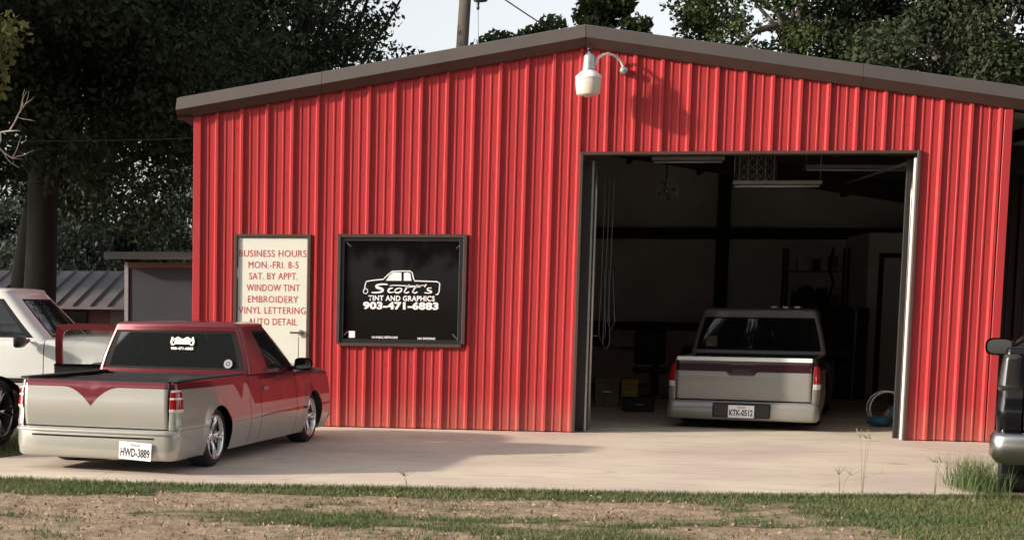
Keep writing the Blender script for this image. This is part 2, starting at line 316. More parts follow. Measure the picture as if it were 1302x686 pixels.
# ------------------------------------------------------------------ workshop building
BW=30.3*FT; ZE=3.71; ZP=4.45; XP=15.02*FT
def ztop(x): return ZE+(ZP-ZE)*(x/XP) if x<XP else ZE+(ZP-ZE)*((BW-x)/(BW-XP)) 
D0,D1,DH=4.60,8.262,3.225      # garage door opening
A0,A1,AH=.545,1.405,2.27       # walk door opening
N0,N1,NZ0,NZ1=1.80,3.25,1.02,2.27
shop=empty('metal_workshop',(0,0,0)); tag(shop,'red ribbed metal workshop with low gable and wide open garage door','workshop')
HOLES=[(D0-.02,D1+.02,-1,DH+.02),(A0-.02,A1+.02,-1,AH+.02),(N0-.02,N1+.02,NZ0-.02,NZ1+.02)]
def rib_profile():
    pts=[]  # one foot: major rib then two minor
    return [(.0,0),(.018,-.032),(.044,-.032),(.062,0),(.118,0),(.124,-.008),(.138,-.008),(.144,0),(.212,0),(.218,-.008),(.232,-.008),(.238,0)]
def ribbed(x0,x1,zt,zb,holes,name,parent,phase=0.0,m='red_steel',yoff=0.0):
    xs=[x0,x1]; k0=math.floor((x0-phase)/FT)-1
    for k in range(k0,k0+int((x1-x0)/FT)+4):
        for dx,_ in rib_profile(): xs.append(k*FT+phase+dx)
    for h in holes: xs += [h[0],h[1]]
    if zt==ztop: xs.append(XP)
    xs=sorted(set(round(x,5) for x in xs if x0-1e-6<=x<=x1+1e-6)); 
    prof=rib_profile()+[(FT,0)]
    def yy(x):
        d=(x-phase)%FT
        for (a,ya),(b_,yb) in zip(prof[:-1],prof[1:]):
            if a-1e-6<=d<=b_+1e-6: return yoff+ya+(yb-ya)*(d-a)/(b_-a)
        return yoff
    g=MB()
    for xa,xb in zip(xs[:-1],xs[1:]):
        if xb-xa<1e-4: continue
        mid=(xa+xb)/2; hs=sorted([(h[2],h[3]) for h in holes if h[0]<mid<h[1]])
        segs=[]; z=zb
        for h0,h1 in hs:
            if h0>z: segs.append((z,h0))
            z=max(z,h1)
        segs.append((z,None))
        for a,b_ in segs:
            za,zb2=(zt(xa),zt(xb)) if b_ is None else (b_,b_)
            ya,yb=yy(xa+1e-5),yy(xb-1e-5)
            g.add([(xa,ya,a),(xb,yb,a),(xb,yb,zb2),(xa,ya,za)],[(0,1,2,3)])
    return g.build(name,m,parent)
PH=-.055
for i in range(10):
    xa=max(0.05,i*3*FT+PH); xb=min(BW-.05,(i+1)*3*FT+PH) if i<9 else BW-.05
    hs=[h for h in HOLES if h[1]>xa and h[0]<xb]
    # clip openings to the panel
    ribbed(xa,xb,ztop,0.012,[(max(h[0],xa),min(h[1],xb),h[2],h[3]) for h in hs],'wall_panel',shop,PH)
# panel screws (one joined piece: rows of tiny fasteners)
g=MB()
for z in (.10,.75,1.5,2.25,3.0,3.55):
    for k in range(1,30):
        for dx in (.09,.26):
            x=k*FT+PH+dx
            if any(h[0]-.03<x<h[1]+.03 and h[2]<z<h[3] for h in HOLES): continue
            g.lathe([(.0001,-.008),(.007,-.006),(.009,0)],6,'y',o=(x,0,z))
tag(g.build('panel_screw','red_steel',shop,fix=False),kind='stuff')
# corner trims
def Lplate(name,x0,x1,y0,y1,z0,z1,m,par=shop,bev=.003): return MB().box(x0,x1,y0,y1,z0,z1,0,bev).build(name,m,par)
Lplate('corner_trim',-.004,.085,-.036,.10,.012,ztop(.0)-.01,'red_steel'); Lplate('corner_trim',BW-.085,BW+.004,-.036,.10,.012,ztop(BW)-.01,'red_steel')
# gable rake trim: two slopes of a folded profile
def rake(name,xa,za,xb,zb):
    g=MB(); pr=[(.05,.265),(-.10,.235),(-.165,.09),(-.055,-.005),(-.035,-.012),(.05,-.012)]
    g.grid([[(x,y,z+dz) for (y,dz) in pr] for x,z in ((xa,za),(xb,zb))],smooth=False,matf=lambda i,j:1 if j in(0,1) else 0)  # upper faces get the bronze with painted-in sky reflection
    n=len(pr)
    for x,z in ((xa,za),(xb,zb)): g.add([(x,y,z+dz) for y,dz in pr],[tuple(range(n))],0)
    return g.build(name,['bronze_trim','bronze_sky_lit'],shop)
sl_=(ZP-ZE)/XP; slr=(ZP-ZE)/(BW-XP)
def zr_(x): return ZE+sl_*x if x<=XP else ZP-slr*(x-XP)
cuts=[-.20,1.55,XP]+[XP+.003,7.62,10.67,BW+3.6]
for a_,b_ in zip(cuts[:-1],cuts[1:]):
    if b_-a_>.1: rake('rake_trim',a_,zr_(a_),b_-.004,zr_(b_-.004))
# eave gutter on the left
g=MB(); pr=[(-.02,.0),(-.20,.0),(-.235,.05),(-.225,.19),(-.02,.19)]
g.grid([[(x,y,z+ZE-.02) for x,z in pr] for y in (-.10,14.0)],smooth=False); g.build('gutter','bronze_trim',shop)
# framing trims round the openings
def frame(x0,x1,z0,z1,w,y0,y1,m,par,name='opening_trim',bottom=False):
    MB().box(x0-w,x0,y0,y1,z0,z1+w,0,.003).build(name,m,par); MB().box(x1,x1+w,y0,y1,z0,z1+w,0,.003).build(name,m,par)
    MB().box(x0,x1,y0+.002,y1,z1,z1+w,0,.003).build(name,m,par)
    if bottom: MB().box(x0,x1,y0+.002,y1,z0-w,z0,0,.003).build(name,m,par)
frame(D0,D1,.006,DH,.035,-.042,.16,'bronze_trim',shop)
frame(A0,A1,.006,AH,.035,-.045,.05,'bronze_trim',shop)
frame(N0,N1,NZ0,NZ1,.04,-.060,.04,'bronze_trim',shop,bottom=True)
# door jamb liners: white strips that the garage door seals against
MB().box(D1-.024,D1-.003,-.02,.015,.01,DH-.05,0,.002).build('jamb_strip','white_metal',shop)
MB().box(D0+.115,D0+.14,.17,.23,.01,DH-.05,0,.002).build('jamb_strip','galv',shop)
MB().box(D0+.002,D0+.11,.165,.20,.01,DH-.05,0,.002).build('jamb_post','iron',shop)
MB().box(D1-.06,D1-.002,.165,.20,.01,DH-.05,0,.002).build('jamb_post','iron',shop)
# walk door
wd=MB().box(A0+.006,A1-.006,-.018,.026,.02,AH-.006,0,.004).build('walk_door','door_white',shop); wd['label']='cream walk door lettered with business hours in red'
lines=[("BUSINESS HOURS",321.4,.86),("MON.-FRI. 8-5",335.6,.64),("SAT. BY APPT.",349.5,.62),("WINDOW TINT",364,.68),("EMBROIDERY",378.4,.645),("VINYL LETTERING",392.3,.86),("AUTO DETAIL",406.4,.625)]
for i,(s,v,w) in enumerate(lines):
    zc=2.31-(v-297)/104.0; cx=.975+(.01 if w<.8 else 0)
    text_obj('lettering',s,cx,zc,-.0205,w*.95,.082,'letter_red',wd,bold=0.0,spacing=1.08)
k=MB(); k.lathe([(.001,-.006),(.034,-.006),(.034,-.014),(.012,-.022),(.012,-.055),(.001,-.055)],20,'y',o=(A1-.075,-.018,1.13)); k.box(A1-.20,A1-.06,-.082,-.068,1.118,1.142,0,.005); k.build('door_handle','chrome_dull',wd)
MB().box(A0-.006,A0+.012,-.030,-.018,1.78,1.90,0,.002).build('hinge','white_metal',wd); MB().box(A0-.006,A0+.012,-.030,-.018,.25,.37,0,.002).build('hinge','white_metal',wd)
MB().box(A1-.105,A1-.10,-.0195,-.018,.05,1.08,0,0).build('door_seam','rubber',wd)
# shop window
win=MB().box(N0,N1,-.028,-.004,NZ0,NZ1,0,.003).build('window','glass_black',shop); win['label']='black tinted shop window with white truck logo'
g=MB()
iw=.045
g.box(N0,N0+iw,-.045,-.0285,NZ0,NZ1,0,.003); g.box(N1-iw,N1,-.045,-.0285,NZ0,NZ1,0,.003); g.box(N0+iw,N1-iw,-.043,-.0285,NZ0,NZ0+iw,0,.003); g.box(N0+iw,N1-iw,-.043,-.0285,NZ1-iw,NZ1,0,.003)
g.build('window_sash','black_plastic',win)
def wp(cx,cy):   # logo drawing units -> wall coordinates
    u=430+cx/4.9; v=300+cy/4.9
    return (1.762+(u-430)*1.527/164, 2.307-(v-298)*1.322/141.5)
yl=-.0305
g=MB()
def stroke(pts,w,mb=g,y=yl):
    s=strip([wp(*p) for p in pts],w,y); mb.add(s.v,s.f)
stroke([(172,338),(178,300),(184,282),(230,274),(290,268),(318,240),(345,218),(400,216),(455,216),(470,226),(478,262),(486,276),(560,278),(625,280),(642,290),(640,340),(630,360),(618,358)],.0125)
th=[(180+14*math.cos(a),342+16*math.sin(a)) for a in np.linspace(0,2*PI,16)]; stroke(th,.009)
def fill(pts):
    q=[wp(*p) for p in pts]; g.add([(x,yl,z) for x,z in q],[tuple(range(len(q)))])
fill([(306,276),(330,240),(350,224),(402,224),(404,276)]); fill([(418,276),(418,228),(440,223),(458,230),(466,276)])
g.build('truck_logo','letter_white',win,fix=False)
g=MB()
def brush(pts,w0,w1=None):
    n_=len(pts); ww=[(w0+(w1-w0)*abs(math.sin(PI*i/(n_-1))) if w1 else w0) for i in range(n_)]; s=strip([wp(*p) for p in pts],ww,yl-.001); g.add(s.v,s.f)
def bez(p0,p1,p2,p3,n_=12): return [tuple((1-t)**3*a+3*(1-t)**2*t*b_+3*(1-t)*t*t*c+t**3*d for a,b_,c,d in zip(p0,p1,p2,p3)) for t in np.linspace(0,1,n_)]
brush(bez((318,300),(262,292),(225,312),(262,322))+bez((262,322),(310,330),(292,356),(218,350)),.014,.030)
brush(bez((352,322),(322,318),(306,356),(350,348)),.010,.024); brush(bez((350,348),(358,346),(364,340),(368,336)),.010)
brush(bez((398,322),(362,320),(350,354),(384,350))+bez((384,350),(410,344),(412,324),(398,322)),.010,.020)
brush([(452,300),(432,326),(422,346),(436,352),(452,344)],.016); brush([(505,300),(484,326),(474,346),(490,352),(505,344)],.016)
brush(bez((330,308),(380,296),(440,318),(550,302)),.007,.012); brush([(428,318),(465,314),(525,314)],.008)
brush([(560,296),(548,314)],.013)
brush(bez((592,320),(560,314),(560,334),(580,336))+bez((580,336),(606,342),(590,356),(548,348)),.010,.018)
g.build('script_lettering','letter_white',win,fix=False)
def wtext(s,x0,x1,y0,y1,**kw):
    a=wp(x0,y0); b_=wp(x1,y1); return text_obj('lettering',s,(a[0]+b_[0])/2,(a[1]+b_[1])/2,yl,b_[0]-a[0],a[1]-b_[1],'letter_white',win,**kw)
wtext("TINT AND GRAPHICS",198,614,368,402,bold=.028,spacing=1.05); wtext("903-471-6883",166,638,406,456,bold=.05,spacing=1.05)
wtext("NO PUBLIC RESTROOMS",225,387,622,636,bold=.03); wtext("NO SMOKING",512,622,626,640,bold=.03)
a=wp(80,592); b_=wp(118,634); MB().box(a[0],b_[0],-.0325,-.0285,b_[1],a[1]).build('sticker','letter_white',win)
for (p,q) in [((55,40),(84,66)),((738,76),(772,46)),((48,618),(76,592)),((728,602),(758,636))]:
    s=strip([wp(*p),wp(*q)],.016,-.032); s.build('corner_clip','chrome_dull',win,fix=False)
# roof deck, lean-to and interior shell
g=MB(); ro=.22
g.add([(-.2,-.10,ZE-.2*sl_+ro),(XP,-.10,ZP+ro),(XP,14,ZP+ro),(-.2,14,ZE-.2*sl_+ro),(BW+3.6,-.10,ZE-3.6*slr+ro),(BW+3.6,14,ZE-3.6*slr+ro)],[(0,1,2,3),(1,4,5,2)])
g.add([(-.2,-.08,ZE-.2*sl_+ro-.06),(XP,-.08,ZP+ro-.06),(XP,14,ZP+ro-.06),(-.2,14,ZE-.2*sl_+ro-.06),(BW+3.6,-.08,ZE-3.6*slr+ro-.06),(BW+3.6,14,ZE-3.6*slr+ro-.06)],[(0,1,2,3),(1,4,5,2)])
g.build('roof','bronze_trim',shop,fix=False)
XR=11.6; YB=11.2
def ceil(x): return (ZE-.02+sl_*x if x<XP else ZP-.02-slr*(x-XP))
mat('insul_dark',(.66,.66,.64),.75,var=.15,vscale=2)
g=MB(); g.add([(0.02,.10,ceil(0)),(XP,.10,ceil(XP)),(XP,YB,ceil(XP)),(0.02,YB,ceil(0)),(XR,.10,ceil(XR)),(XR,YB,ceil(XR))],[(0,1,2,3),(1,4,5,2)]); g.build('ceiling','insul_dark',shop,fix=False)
g=MB(); g.add([(0.02,YB,0),(XR,YB,0),(XR,YB,ceil(XR)),(XP,YB,ceil(XP)),(0.02,YB,ceil(0))],[(0,1,2,3,4)]); g.build('back_wall','insulation',shop,fix=False)
MB().box(-.0,.02,.12,14,0,ZE-.05).build('side_wall','red_steel',shop)
MB().box(XR,XR+.05,3.26,14,0,ceil(XR)).build('side_wall','insulation',shop)
# inside lining of the front wall
g=MB()
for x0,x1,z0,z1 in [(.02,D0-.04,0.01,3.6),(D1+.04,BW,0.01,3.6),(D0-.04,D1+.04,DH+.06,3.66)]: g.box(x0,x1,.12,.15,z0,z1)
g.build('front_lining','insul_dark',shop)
# recessed lean-to front, in the shade of the roof
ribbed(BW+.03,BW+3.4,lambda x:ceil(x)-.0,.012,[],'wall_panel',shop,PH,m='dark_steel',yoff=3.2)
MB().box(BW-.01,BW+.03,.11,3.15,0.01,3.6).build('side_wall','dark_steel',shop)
ff=MB(); ff.add([(0.02,0.0,.0),(9.26,0.0,.0),(9.26,3.15,.0),(XR,3.25,.0),(XR,YB,.0),(0.02,YB,.0)],[(0,1,2,3,4,5)]); fo=ff.build('shop_floor','concrete_in',fix=False); tag(fo,kind='structure')
# steel frame
def beam(name,x0,x1,y0,y1,z0,z1,m='iron'): return MB().box(x0,x1,y0,y1,z0,z1).build(name,m,shop)
def ibeam(x,y,z1):
    g=MB(); g.box(x-.10,x+.10,y-.01,y+.01,0,z1); g.box(x-.10,x+.10,y-.12,y-.105,0,z1); g.box(x-.10,x+.10,y+.105,y+.12,0,z1); g.box(x-.008,x+.008,y-.105,y+.105,0,z1); g.build('column','iron',shop)
ibeam(7.62,YB-.2,ceil(7.62)); ibeam(3.4,YB-.2,ceil(3.4)); ibeam(.3,YB-.2,ceil(.3)); 
beam('girt',.1,11.0,YB-.18,YB-.02,2.72,2.92); beam('girt',.1,XR,YB-.18,YB-.02,1.05,1.20)
for y in (2.6,5.4,8.2):
    for (xa,xb) in ((.1,XP),(XP,XR)):
        g=MB(); g.add([(xa,y-.06,ceil(xa)-.03),(xb,y-.06,ceil(xb)-.03),(xb,y+.06,ceil(xb)-.03),(xa,y+.06,ceil(xa)-.03),(xa,y-.06,ceil(xa)-.33),(xb,y-.06,ceil(xb)-.38),(xb,y+.06,ceil(xb)-.38),(xa,y+.06,ceil(xa)-.33)],[(0,1,2,3),(7,6,5,4),(0,4,5,1),(2,6,7,3),(0,3,7,4),(1,5,6,2)]); g.build('rafter','iron',shop)
for k in range(9):
    x=.9+k*1.25; 
    if x<XR: MB().box(x-.03,x+.03,.16,YB-.2,ceil(x)-.16,ceil(x)-.03).build('purlin','galv' if k==6 else 'iron',shop)
# office partition with a door
ox,oy=9.79,9.3
MB().box(ox,XR-.005,oy,oy+.1,0.005,2.76,0,.004).build('office_wall','insulation',shop); MB().box(ox,ox+.1,oy+.102,YB-.01,.005,2.76).build('office_wall','insulation',shop)
od=MB().box(ox+.25,ox+1.10,oy-.03,oy-.006,.01,2.34,0,.004).build('office_door','insulation',shop)
g=MB(); g.box(ox+.17,ox+.245,oy-.045,oy-.005,.01,2.42); g.box(ox+1.105,ox+1.18,oy-.045,oy-.005,.01,2.42); g.box(ox+.246,ox+1.104,oy-.045,oy-.005,2.345,2.42); g.build('door_frame','iron',od)
# overhead sectional door parked under the ceiling + its tracks
for x in (D0+.17,D1+.03):
    g=MB(); pts=[(x,.26,.02),(x,.26,2.75)]+[(x,.26+.45*(1-math.cos(a)),2.75+.42*math.sin(a)) for a in np.linspace(.15,PI/2,7)]+[(x,3.9,3.18)]
    g.tube(pts,.018,6); g.build('door_track','galv',shop)
MB().tube([(D0+.1,.45,3.42),(D1-.1,.45,3.42)],.018,8).build('torsion_bar','galv',shop)

# ------------------------------------------------------------------ wall lamp
L=(4.615,-.36); mx_,mz=5.02,4.18
lamp=empty('barn_light',(L[0],L[1],3.85)); tag(lamp,'grey and white barn light on a curved arm above the garage door','wall lamp')
def lk(name,prof,m,n_=28): return MB().lathe(prof,n_,'z').build(name,m,lamp)
lk('lamp_housing',[(.001,.50),(.016,.50),(.018,.47),(.045,.465),(.062,.44),(.068,.36),(.074,.30),(.078,.285),(.001,.285)],'galv')
lk('photocell',[(.001,.54),(.024,.54),(.028,.50),(.001,.498)],'black_plastic')
lk('reflector_collar',[(.074,.284),(.10,.262),(.142,.225),(.148,.20),(.146,.19),(.001,.19)],'white_metal')
g=MB(); prof=[(.143,.188),(.146,.15),(.138,.08),(.128,.022),(.122,.012),(.05,.01),(.04,-.008),(.001,-.01)]
g.lathe(prof,40,'z'); g.build('lamp_lens','lamp_lens',lamp)
ax=mx_-L[0]; pts=[(.07,.02,.33)]+[(.07+(ax-.07)*(1-math.cos(a))/2, .02+(.33)*(1-math.cos(a))/2, .33+.16*math.sin(a)) for a in np.linspace(.15,PI-.35,14)]+[(ax,.345,.34)]
MB().tube(pts,.014,10).build('arm','white_metal',lamp)
g=MB(); g.lathe([(.001,-.06),(.038,-.06),(.046,-.045),(.046,.03),(.001,.03)],8,'y',o=(ax,.31,.32)); g.build('wall_mount','galv',lamp)

# ------------------------------------------------------------------ pickup builder
def pickup(label, loc, heading, p, cat='pickup truck'):
    root=empty(p.get('name','pickup_truck'),(loc[0],loc[1],0.0),-heading); tag(root,label,cat)
    Wd,Lg,zs,zr=p['W'],p['L'],p['sill'],p['rail']; yw1,yw2=p['yw1'],p['yw2']; rt_,Rw,Ra=p['tyre_r'],p['rim_r'],p['arch_r']
    yc0,yc1,yd=p['cab0'],p['cab1'],p['door0']; rz=p['roof']; lo,upm=p['lower'],p['upper']
    zc=zs+(zr-zs)*.48; ta=p['tail_half']; r=.075
    def inset(z):
        a=.060*max(0,(zc-z)/(zc-zs))**2 if z<zc else .040*((z-zc)/(zr-zc))**2
        return a-.010*(1-smooth01((z-(zc-.01))/.035))
    def xw(y):   # half width in plan
        t=(y-Lg*.45)/(Lg*.55); f=1-.035*abs(t)**3
        return Wd*f-p.get('tail_taper',0)*max(0,1-y/1.3)**2
    bands=p['bands']   # list of (curve(y)) boundaries from bottom to top with material index per band
    def zrow(y):       # list of z rows & material per interval
        cs=[zs]+[min(max(c(y),zs+.01*(i+1)),zr-.004*(len(bands)-i)) for i,c in enumerate(bands)]+[zr]
        return cs
    nseg=p['segs']
    def side(sx,ya,yb,name,corner=False,top='rail',extra=None,matidx=None):
        cols=[]
        if corner:
            x1=xw(r)
            for x in np.linspace(ta,x1-r,4): cols.append((x,.0,0,-1,0))
            for a in np.linspace(.12,PI/2-.12,6): cols.append((x1-r+r*math.sin(a),r-r*math.cos(a),math.sin(a),-math.cos(a),r))
            ya=r
        n_=max(2,int((yb-ya)/.016)); 
        for k in range(n_+1):
            y=ya+(yb-ya)*k/n_; cols.append((xw(y),y,1,0,y))
        rows=[]; zrows=None; mats_=[]
        for (x,y,nx,ny,ys) in cols:
            cs=zrow(max(y,.0)); zz=[];mi=[]
            for bi,(a,b_) in enumerate(zip(cs[:-1],cs[1:])):
                k=nseg[bi]
                for q in range(k): zz.append(a+(b_-a)*q/k); mi.append(p['band_mats'][bi])
            zz.append(cs[-1]); mats_=mi
            pr=[]
            for z in zz:
                ins=inset(z); px,py=x-nx*ins,y-ny*ins
                if nx>.99:
                    for yw in (yw1,yw2):
                        d=math.hypot(y-yw,z-rt_); 
                        if d<Ra+.18: px+= p.get('flare',.022)*math.exp(-(max(0,d-Ra-.012)/.045)**2)
                pr.append([px,py,z])
            # snap to arches
            tx=zz[-1]; i0=inset(zr)
            if top=='rail':
                for (dd,dz) in ((.006,.010),(.020,.016),(.060,.016),(.075,.008),(.078,-.06)): pr.append([x-nx*(i0+dd),y-ny*(i0+dd),zr+dz])
            elif top=='belt':
                for (dd,dz) in ((.008,.012),(.03,.020)): pr.append([x-nx*(i0+dd),y,zr+dz])
            elif top=='hood':
                f=smooth01((y-yc1)/(Lg-yc1)); 
                for (dd,dz) in ((.02,.018),(.06,.035),(.13,.045)): pr.append([x-nx*(i0+dd),y,zr+dz-.07*f*f])
                for q in range(len(zz)): pr[q][2]-=.07*f*f*smooth01((pr[q][2]-zc)/(zr-zc))
            rows.append(pr)
        def cc(i,j):
            a=rows[i][j];b_=rows[i+1][min(j+1,len(rows[0])-1)]; return ((a[1]+b_[1])/2,(a[2]+b_[2])/2)
        dele=set()
        for i in range(len(rows)-1):
            for j in range(len(rows[0])-1):
                y,z=cc(i,j)
                for yw in (yw1,yw2):
                    if z<rt_-0.0 and abs(y-yw)<Ra*.985: dele.add((i,j))
                    if math.hypot(y-yw,z-rt_)<Ra and z>=rt_-.0: dele.add((i,j))
        # snap boundary vertices
        nr,nc=len(rows),len(rows[0])
        for i in range(nr):
            for j in range(nc):
                adj=[(a,b_) for a in (i-1,i) for b_ in (j-1,j) if 0<=a<nr-1 and 0<=b_<nc-1]
                s_=[q in dele for q in adj]
                if any(s_) and not all(s_):
                    v=rows[i][j]
                    for yw in (yw1,yw2):
                        if abs(v[1]-yw)<Ra+.06:
                            if v[2]>rt_:
                                d=math.hypot(v[1]-yw,v[2]-rt_)
                                if abs(d-Ra)<.05: v[1]=yw+(v[1]-yw)*Ra/d; v[2]=rt_+(v[2]-rt_)*Ra/d
                            elif abs(abs(v[1]-yw)-Ra)<.05: v[1]=yw+math.copysign(Ra,v[1]-yw)
        g=MB(); ntop=nc-len(mats_)-1
        mm=mats_+[p['rail_mat']]*(ntop+2)
        g.grid([[(sx*q[0],q[1],q[2]) for q in row] for row in rows],hole=lambda i,j:(i,j) in dele,matf=lambda i,j:mm[j])
        return g
    def bld(g,name,mats,par=root):
        o=g.build(name,mats,par); return o
    pm=p['paints']
    gap=.005
    for sx in (1,-1):
        o=bld(side(sx,0,yc0-gap,'bed_side',corner=True,top='rail'),'bed_side',pm)
        if yd>yc0+.1: bld(side(sx,yc0+gap,yd-gap,'cab_side',top='belt'),'cab_side',pm)
        if not(sx<0 and p.get('open_door')):
            d=bld(side(sx,max(yd,yc0)+gap,yc1-.10-gap,'door',top='belt'),'door',pm)
            hz=zr-.13; yh=max(yd,yc0)+.14
            h=MB(); h.box(min(sx*(xw(yh)-.03),sx*(xw(yh)+.005)),max(sx*(xw(yh)-.03),sx*(xw(yh)+.005)),yh-.06,yh+.06,hz-.022,hz+.022,0,.006); h.build('door_handle',p.get('handle','black_plastic'),d)
        else:
            g=side(sx,max(yd,yc0)+gap,yc1-.10-gap,'door',top='belt'); hinge=Vector((-xw(yc1-.1)+.03,yc1-.11,0)); an=p['open_door']
            rot=Matrix.Rotation(-an,4,'Z')
            # opens outwards: rotate about the hinge so that the rear edge swings out
            def tf(v,rot=rot): return tuple(hinge+rot@(Vector(v)-hinge))
            gi=MB()
            gi.v=[tf((v[0]+.05,v[1],v[2])) for v in g.v]; gi.f=list(g.f); gi.m=[0]*len(g.f); gi.sm=list(g.sm)
            g.v=[tf(v) for v in g.v]; d=bld(g,'open_door',pm); d['label']="driver's door swung wide open"
            gi.build('door_liner','black_liner',d)
            y0=max(yd,yc0)+.02; y1=yc1-.12; zb=zr+.015; xb=-(xw(2.5)-.05); xt=-(p['roof_half'])-.01; zt=rz-.055
            yt1=p['roof1']-.02; yt0=max(yd,yc0)+.05
            ring=[(xb,y0,zb),(xb+(xt-xb)*.5,y0+.01,(zb+zt)/2+.02),(xt+.0-.01,yt0,zt-.07),(xt,yt0+.06,zt-.01),(xt,yt0+.2,zt),(xt,yt1,zt),(xt-.01,yt1+.12,zt-.05),(xb+(xt-xb)*.5,(yt1+y1)/2+.05,(zb+zt)/2+.01),(xb,y1,zb)]
            ring=[(xb,y0,zb),(xb+(xt-xb)*.55,y0+.01,(zb+zt)/2+.02),(xt-.015,y0+.03,zt-.05),(xt-.003,y0+.045,zt-.015),(xt,y0+.08,zt),(xt,(y0+yt1)/2,zt+.012),(xt,yt1+.22,zt),(xt-.01,yt1+.34,zt-.06),(xb+(xt-xb)*.5,(yt1+y1)/2+.09,(zb+zt)/2+.01),(xb,y1,zb)]
            cen=Vector((sum(q[0] for q in ring)/10,sum(q[1] for q in ring)/10,(zb+zt)/2)); fr=MB(); rr_=[]
            def inn(q,dx):
                yy=q[1]+(.075 if q[1]<cen.y else -.06)*(1 if abs(q[1]-cen.y)>.3 else 0); zz=q[2]-(.065 if q[2]>zt-.1 else 0); return (q[0]+dx,yy,zz)
            for q in ring: rr_.append([tf((q[0]-.02,q[1],q[2])),tf(inn(q,-.015)),tf(inn(q,.03)),tf((q[0]+.035,q[1],q[2]))])
            fr.grid(rr_,closed_v=True,smooth=False); fr.build('window_frame',upm,d)
            gl=MB(); gl.add([tf(q) for q in ring],[tuple(range(len(ring)))]); gl.build('door_glass','clear_glass',d,fix=False)
        bld(side(sx,yc1-.10+gap,Lg-.22,'front_fender',top='hood'),'front_fender',pm)
        # wheel wells
        for yw in (yw1,yw2):
            g=MB(); rows=[]
            for xx in (xw(yw)-.035,xw(yw)-.30):
                rows.append([(sx*xx,yw+(Ra+.004)*math.cos(a),rt_+(Ra+.004)*math.sin(a)) for a in np.linspace(-.5,PI+.5,28)])
            g.grid(rows); a0=len(g.v); rr=rows[1]; g.add([(q[0],q[1],q[2]) for q in rr],[tuple(range(len(rr)))]); g.build('wheel_well','rubber',root)
    # dark under body
    g=MB(); g.box(-Wd+.12,Wd-.12,.08,yw1-Ra-.02,zs+.02,zr-.30); g.box(-Wd+.32,Wd-.32,yw1-Ra-.02,yw1+Ra+.02,zs+.03,zr-.32); g.box(-Wd+.12,Wd-.12,yw1+Ra+.02,yw2-Ra-.02,zs+.01,zc); g.box(-Wd+.33,Wd-.33,yw2-Ra-.02,yw2+Ra,zs+.03,zr-.1)
    g.build('chassis','rubber',root)
    # bed liner
    bh=p.get('bed_depth',.40); iw_=Wd-.075-.05
    g=MB(); zb=zr-bh; y0,y1=.07,yc0-.02
    g.grid([[(-iw_,y0,zr-.012),(-iw_,y1,zr-.012)],[(-iw_,y0,zb),(-iw_,y1,zb)],[(iw_,y0,zb),(iw_,y1,zb)],[(iw_,y0,zr-.012),(iw_,y1,zr-.012)]],smooth=False)
    g.add([(-iw_,y1,zb),(iw_,y1,zb),(iw_,y1,zr+.01),(-iw_,y1,zr+.01)],[(0,1,2,3)]); g.add([(-iw_,y0,zb),(iw_,y0,zb),(iw_,y0,zr-.02),(-iw_,y0,zr-.02)],[(0,1,2,3)])
    for k in range(9):
        x=-iw_+.16+k*(2*iw_-.32)/8; g.box(x-.03,x+.03,y0+.03,y1-.03,zb+.001,zb+.016)
    if p.get('rail_cap'):
        for sx in (1,-1):
            xx=Wd-.03-.05; g.box(min(sx*(xx-.075),sx*(xx+.018)),max(sx*(xx-.075),sx*(xx+.018)),.05,y1,zr+.010,zr+.028,0,.006)
    g.build('bed_liner','black_liner',root)
    if p.get('tonneau'):
        tv=[]
        for k in range(15):
            y=.085+(yc0-.05-.085)*k/14; tv.append([(x*(xw(y)-.125),y,zr-.012+.022*(1-x*x)+.006*math.sin(k*1.3+x*2)) for x in np.linspace(-1,1,15)])
        g=MB(); g.grid(tv); g.build('bed_cover','bed_vinyl',root)
    # tailgate
    tg0=p['tg_z0']; tw=ta-.012
    def zt_(x): return zr+.004
    cols=sorted(set([round(v,4) for v in np.linspace(-tw,tw,81)])); rows=[]
    gz=p['tg_bands']; g=MB()
    for x in cols:
        cs=[tg0]+[c(x) for c in gz]+[zr+.004]; zz=[]
        for bi,(a,b_) in enumerate(zip(cs[:-1],cs[1:])):
            for q in range(4): zz.append((a+(b_-a)*q/4,bi))
        zz.append((cs[-1],len(gz)))
        row=[]
        for z,bi in zz:
            t=(z-tg0)/(zr-tg0); e=max(0,abs(x)-(tw-.02))/.02
            row.append((x,-.004+.012*e*e+.016*(1-t)*0-.020*math.sin(PI*t)+(.018*max(0,t-.93)/.07),z))
        for dy,dz in ((.022,.008),(.05,.008),(.062,-.01),(.062,-.12)): row.append((x,dy,zr+.004+dz))
        rows.append(row)
    seq=[b_ for b_ in range(len(gz)+1) for _ in range(4)]
    g.grid(rows,matf=lambda i,j:(p['tg_mats'][seq[j]] if j<len(seq) else p['tg_top']))
    g.grid([[(x,-.002,tg0) for x in (-tw,tw)],[(x,.05,tg0) for x in (-tw,tw)]],smooth=False)
    for sx in (1,-1): g.add([(sx*tw,.0,tg0),(sx*tw,.06,tg0),(sx*tw,.06,zr),(sx*tw,.0,zr)],[(0,1,2,3)],0)
    tg=g.build('tailgate',pm,root)
    if p.get('tg_handle'):
        hx,hz,hw,hh=p['tg_handle']; MB().box(hx-hw,hx+hw,-.022,-.008,hz-hh,hz+hh,0,.006).build('tailgate_handle','black_plastic',tg)
    if p.get('tg_cap'):
        MB().box(-tw-.005,tw+.005,-.024,.07,zr-.028,zr+.022,0,.008).build('tailgate_cap',p['tg_cap'],tg)
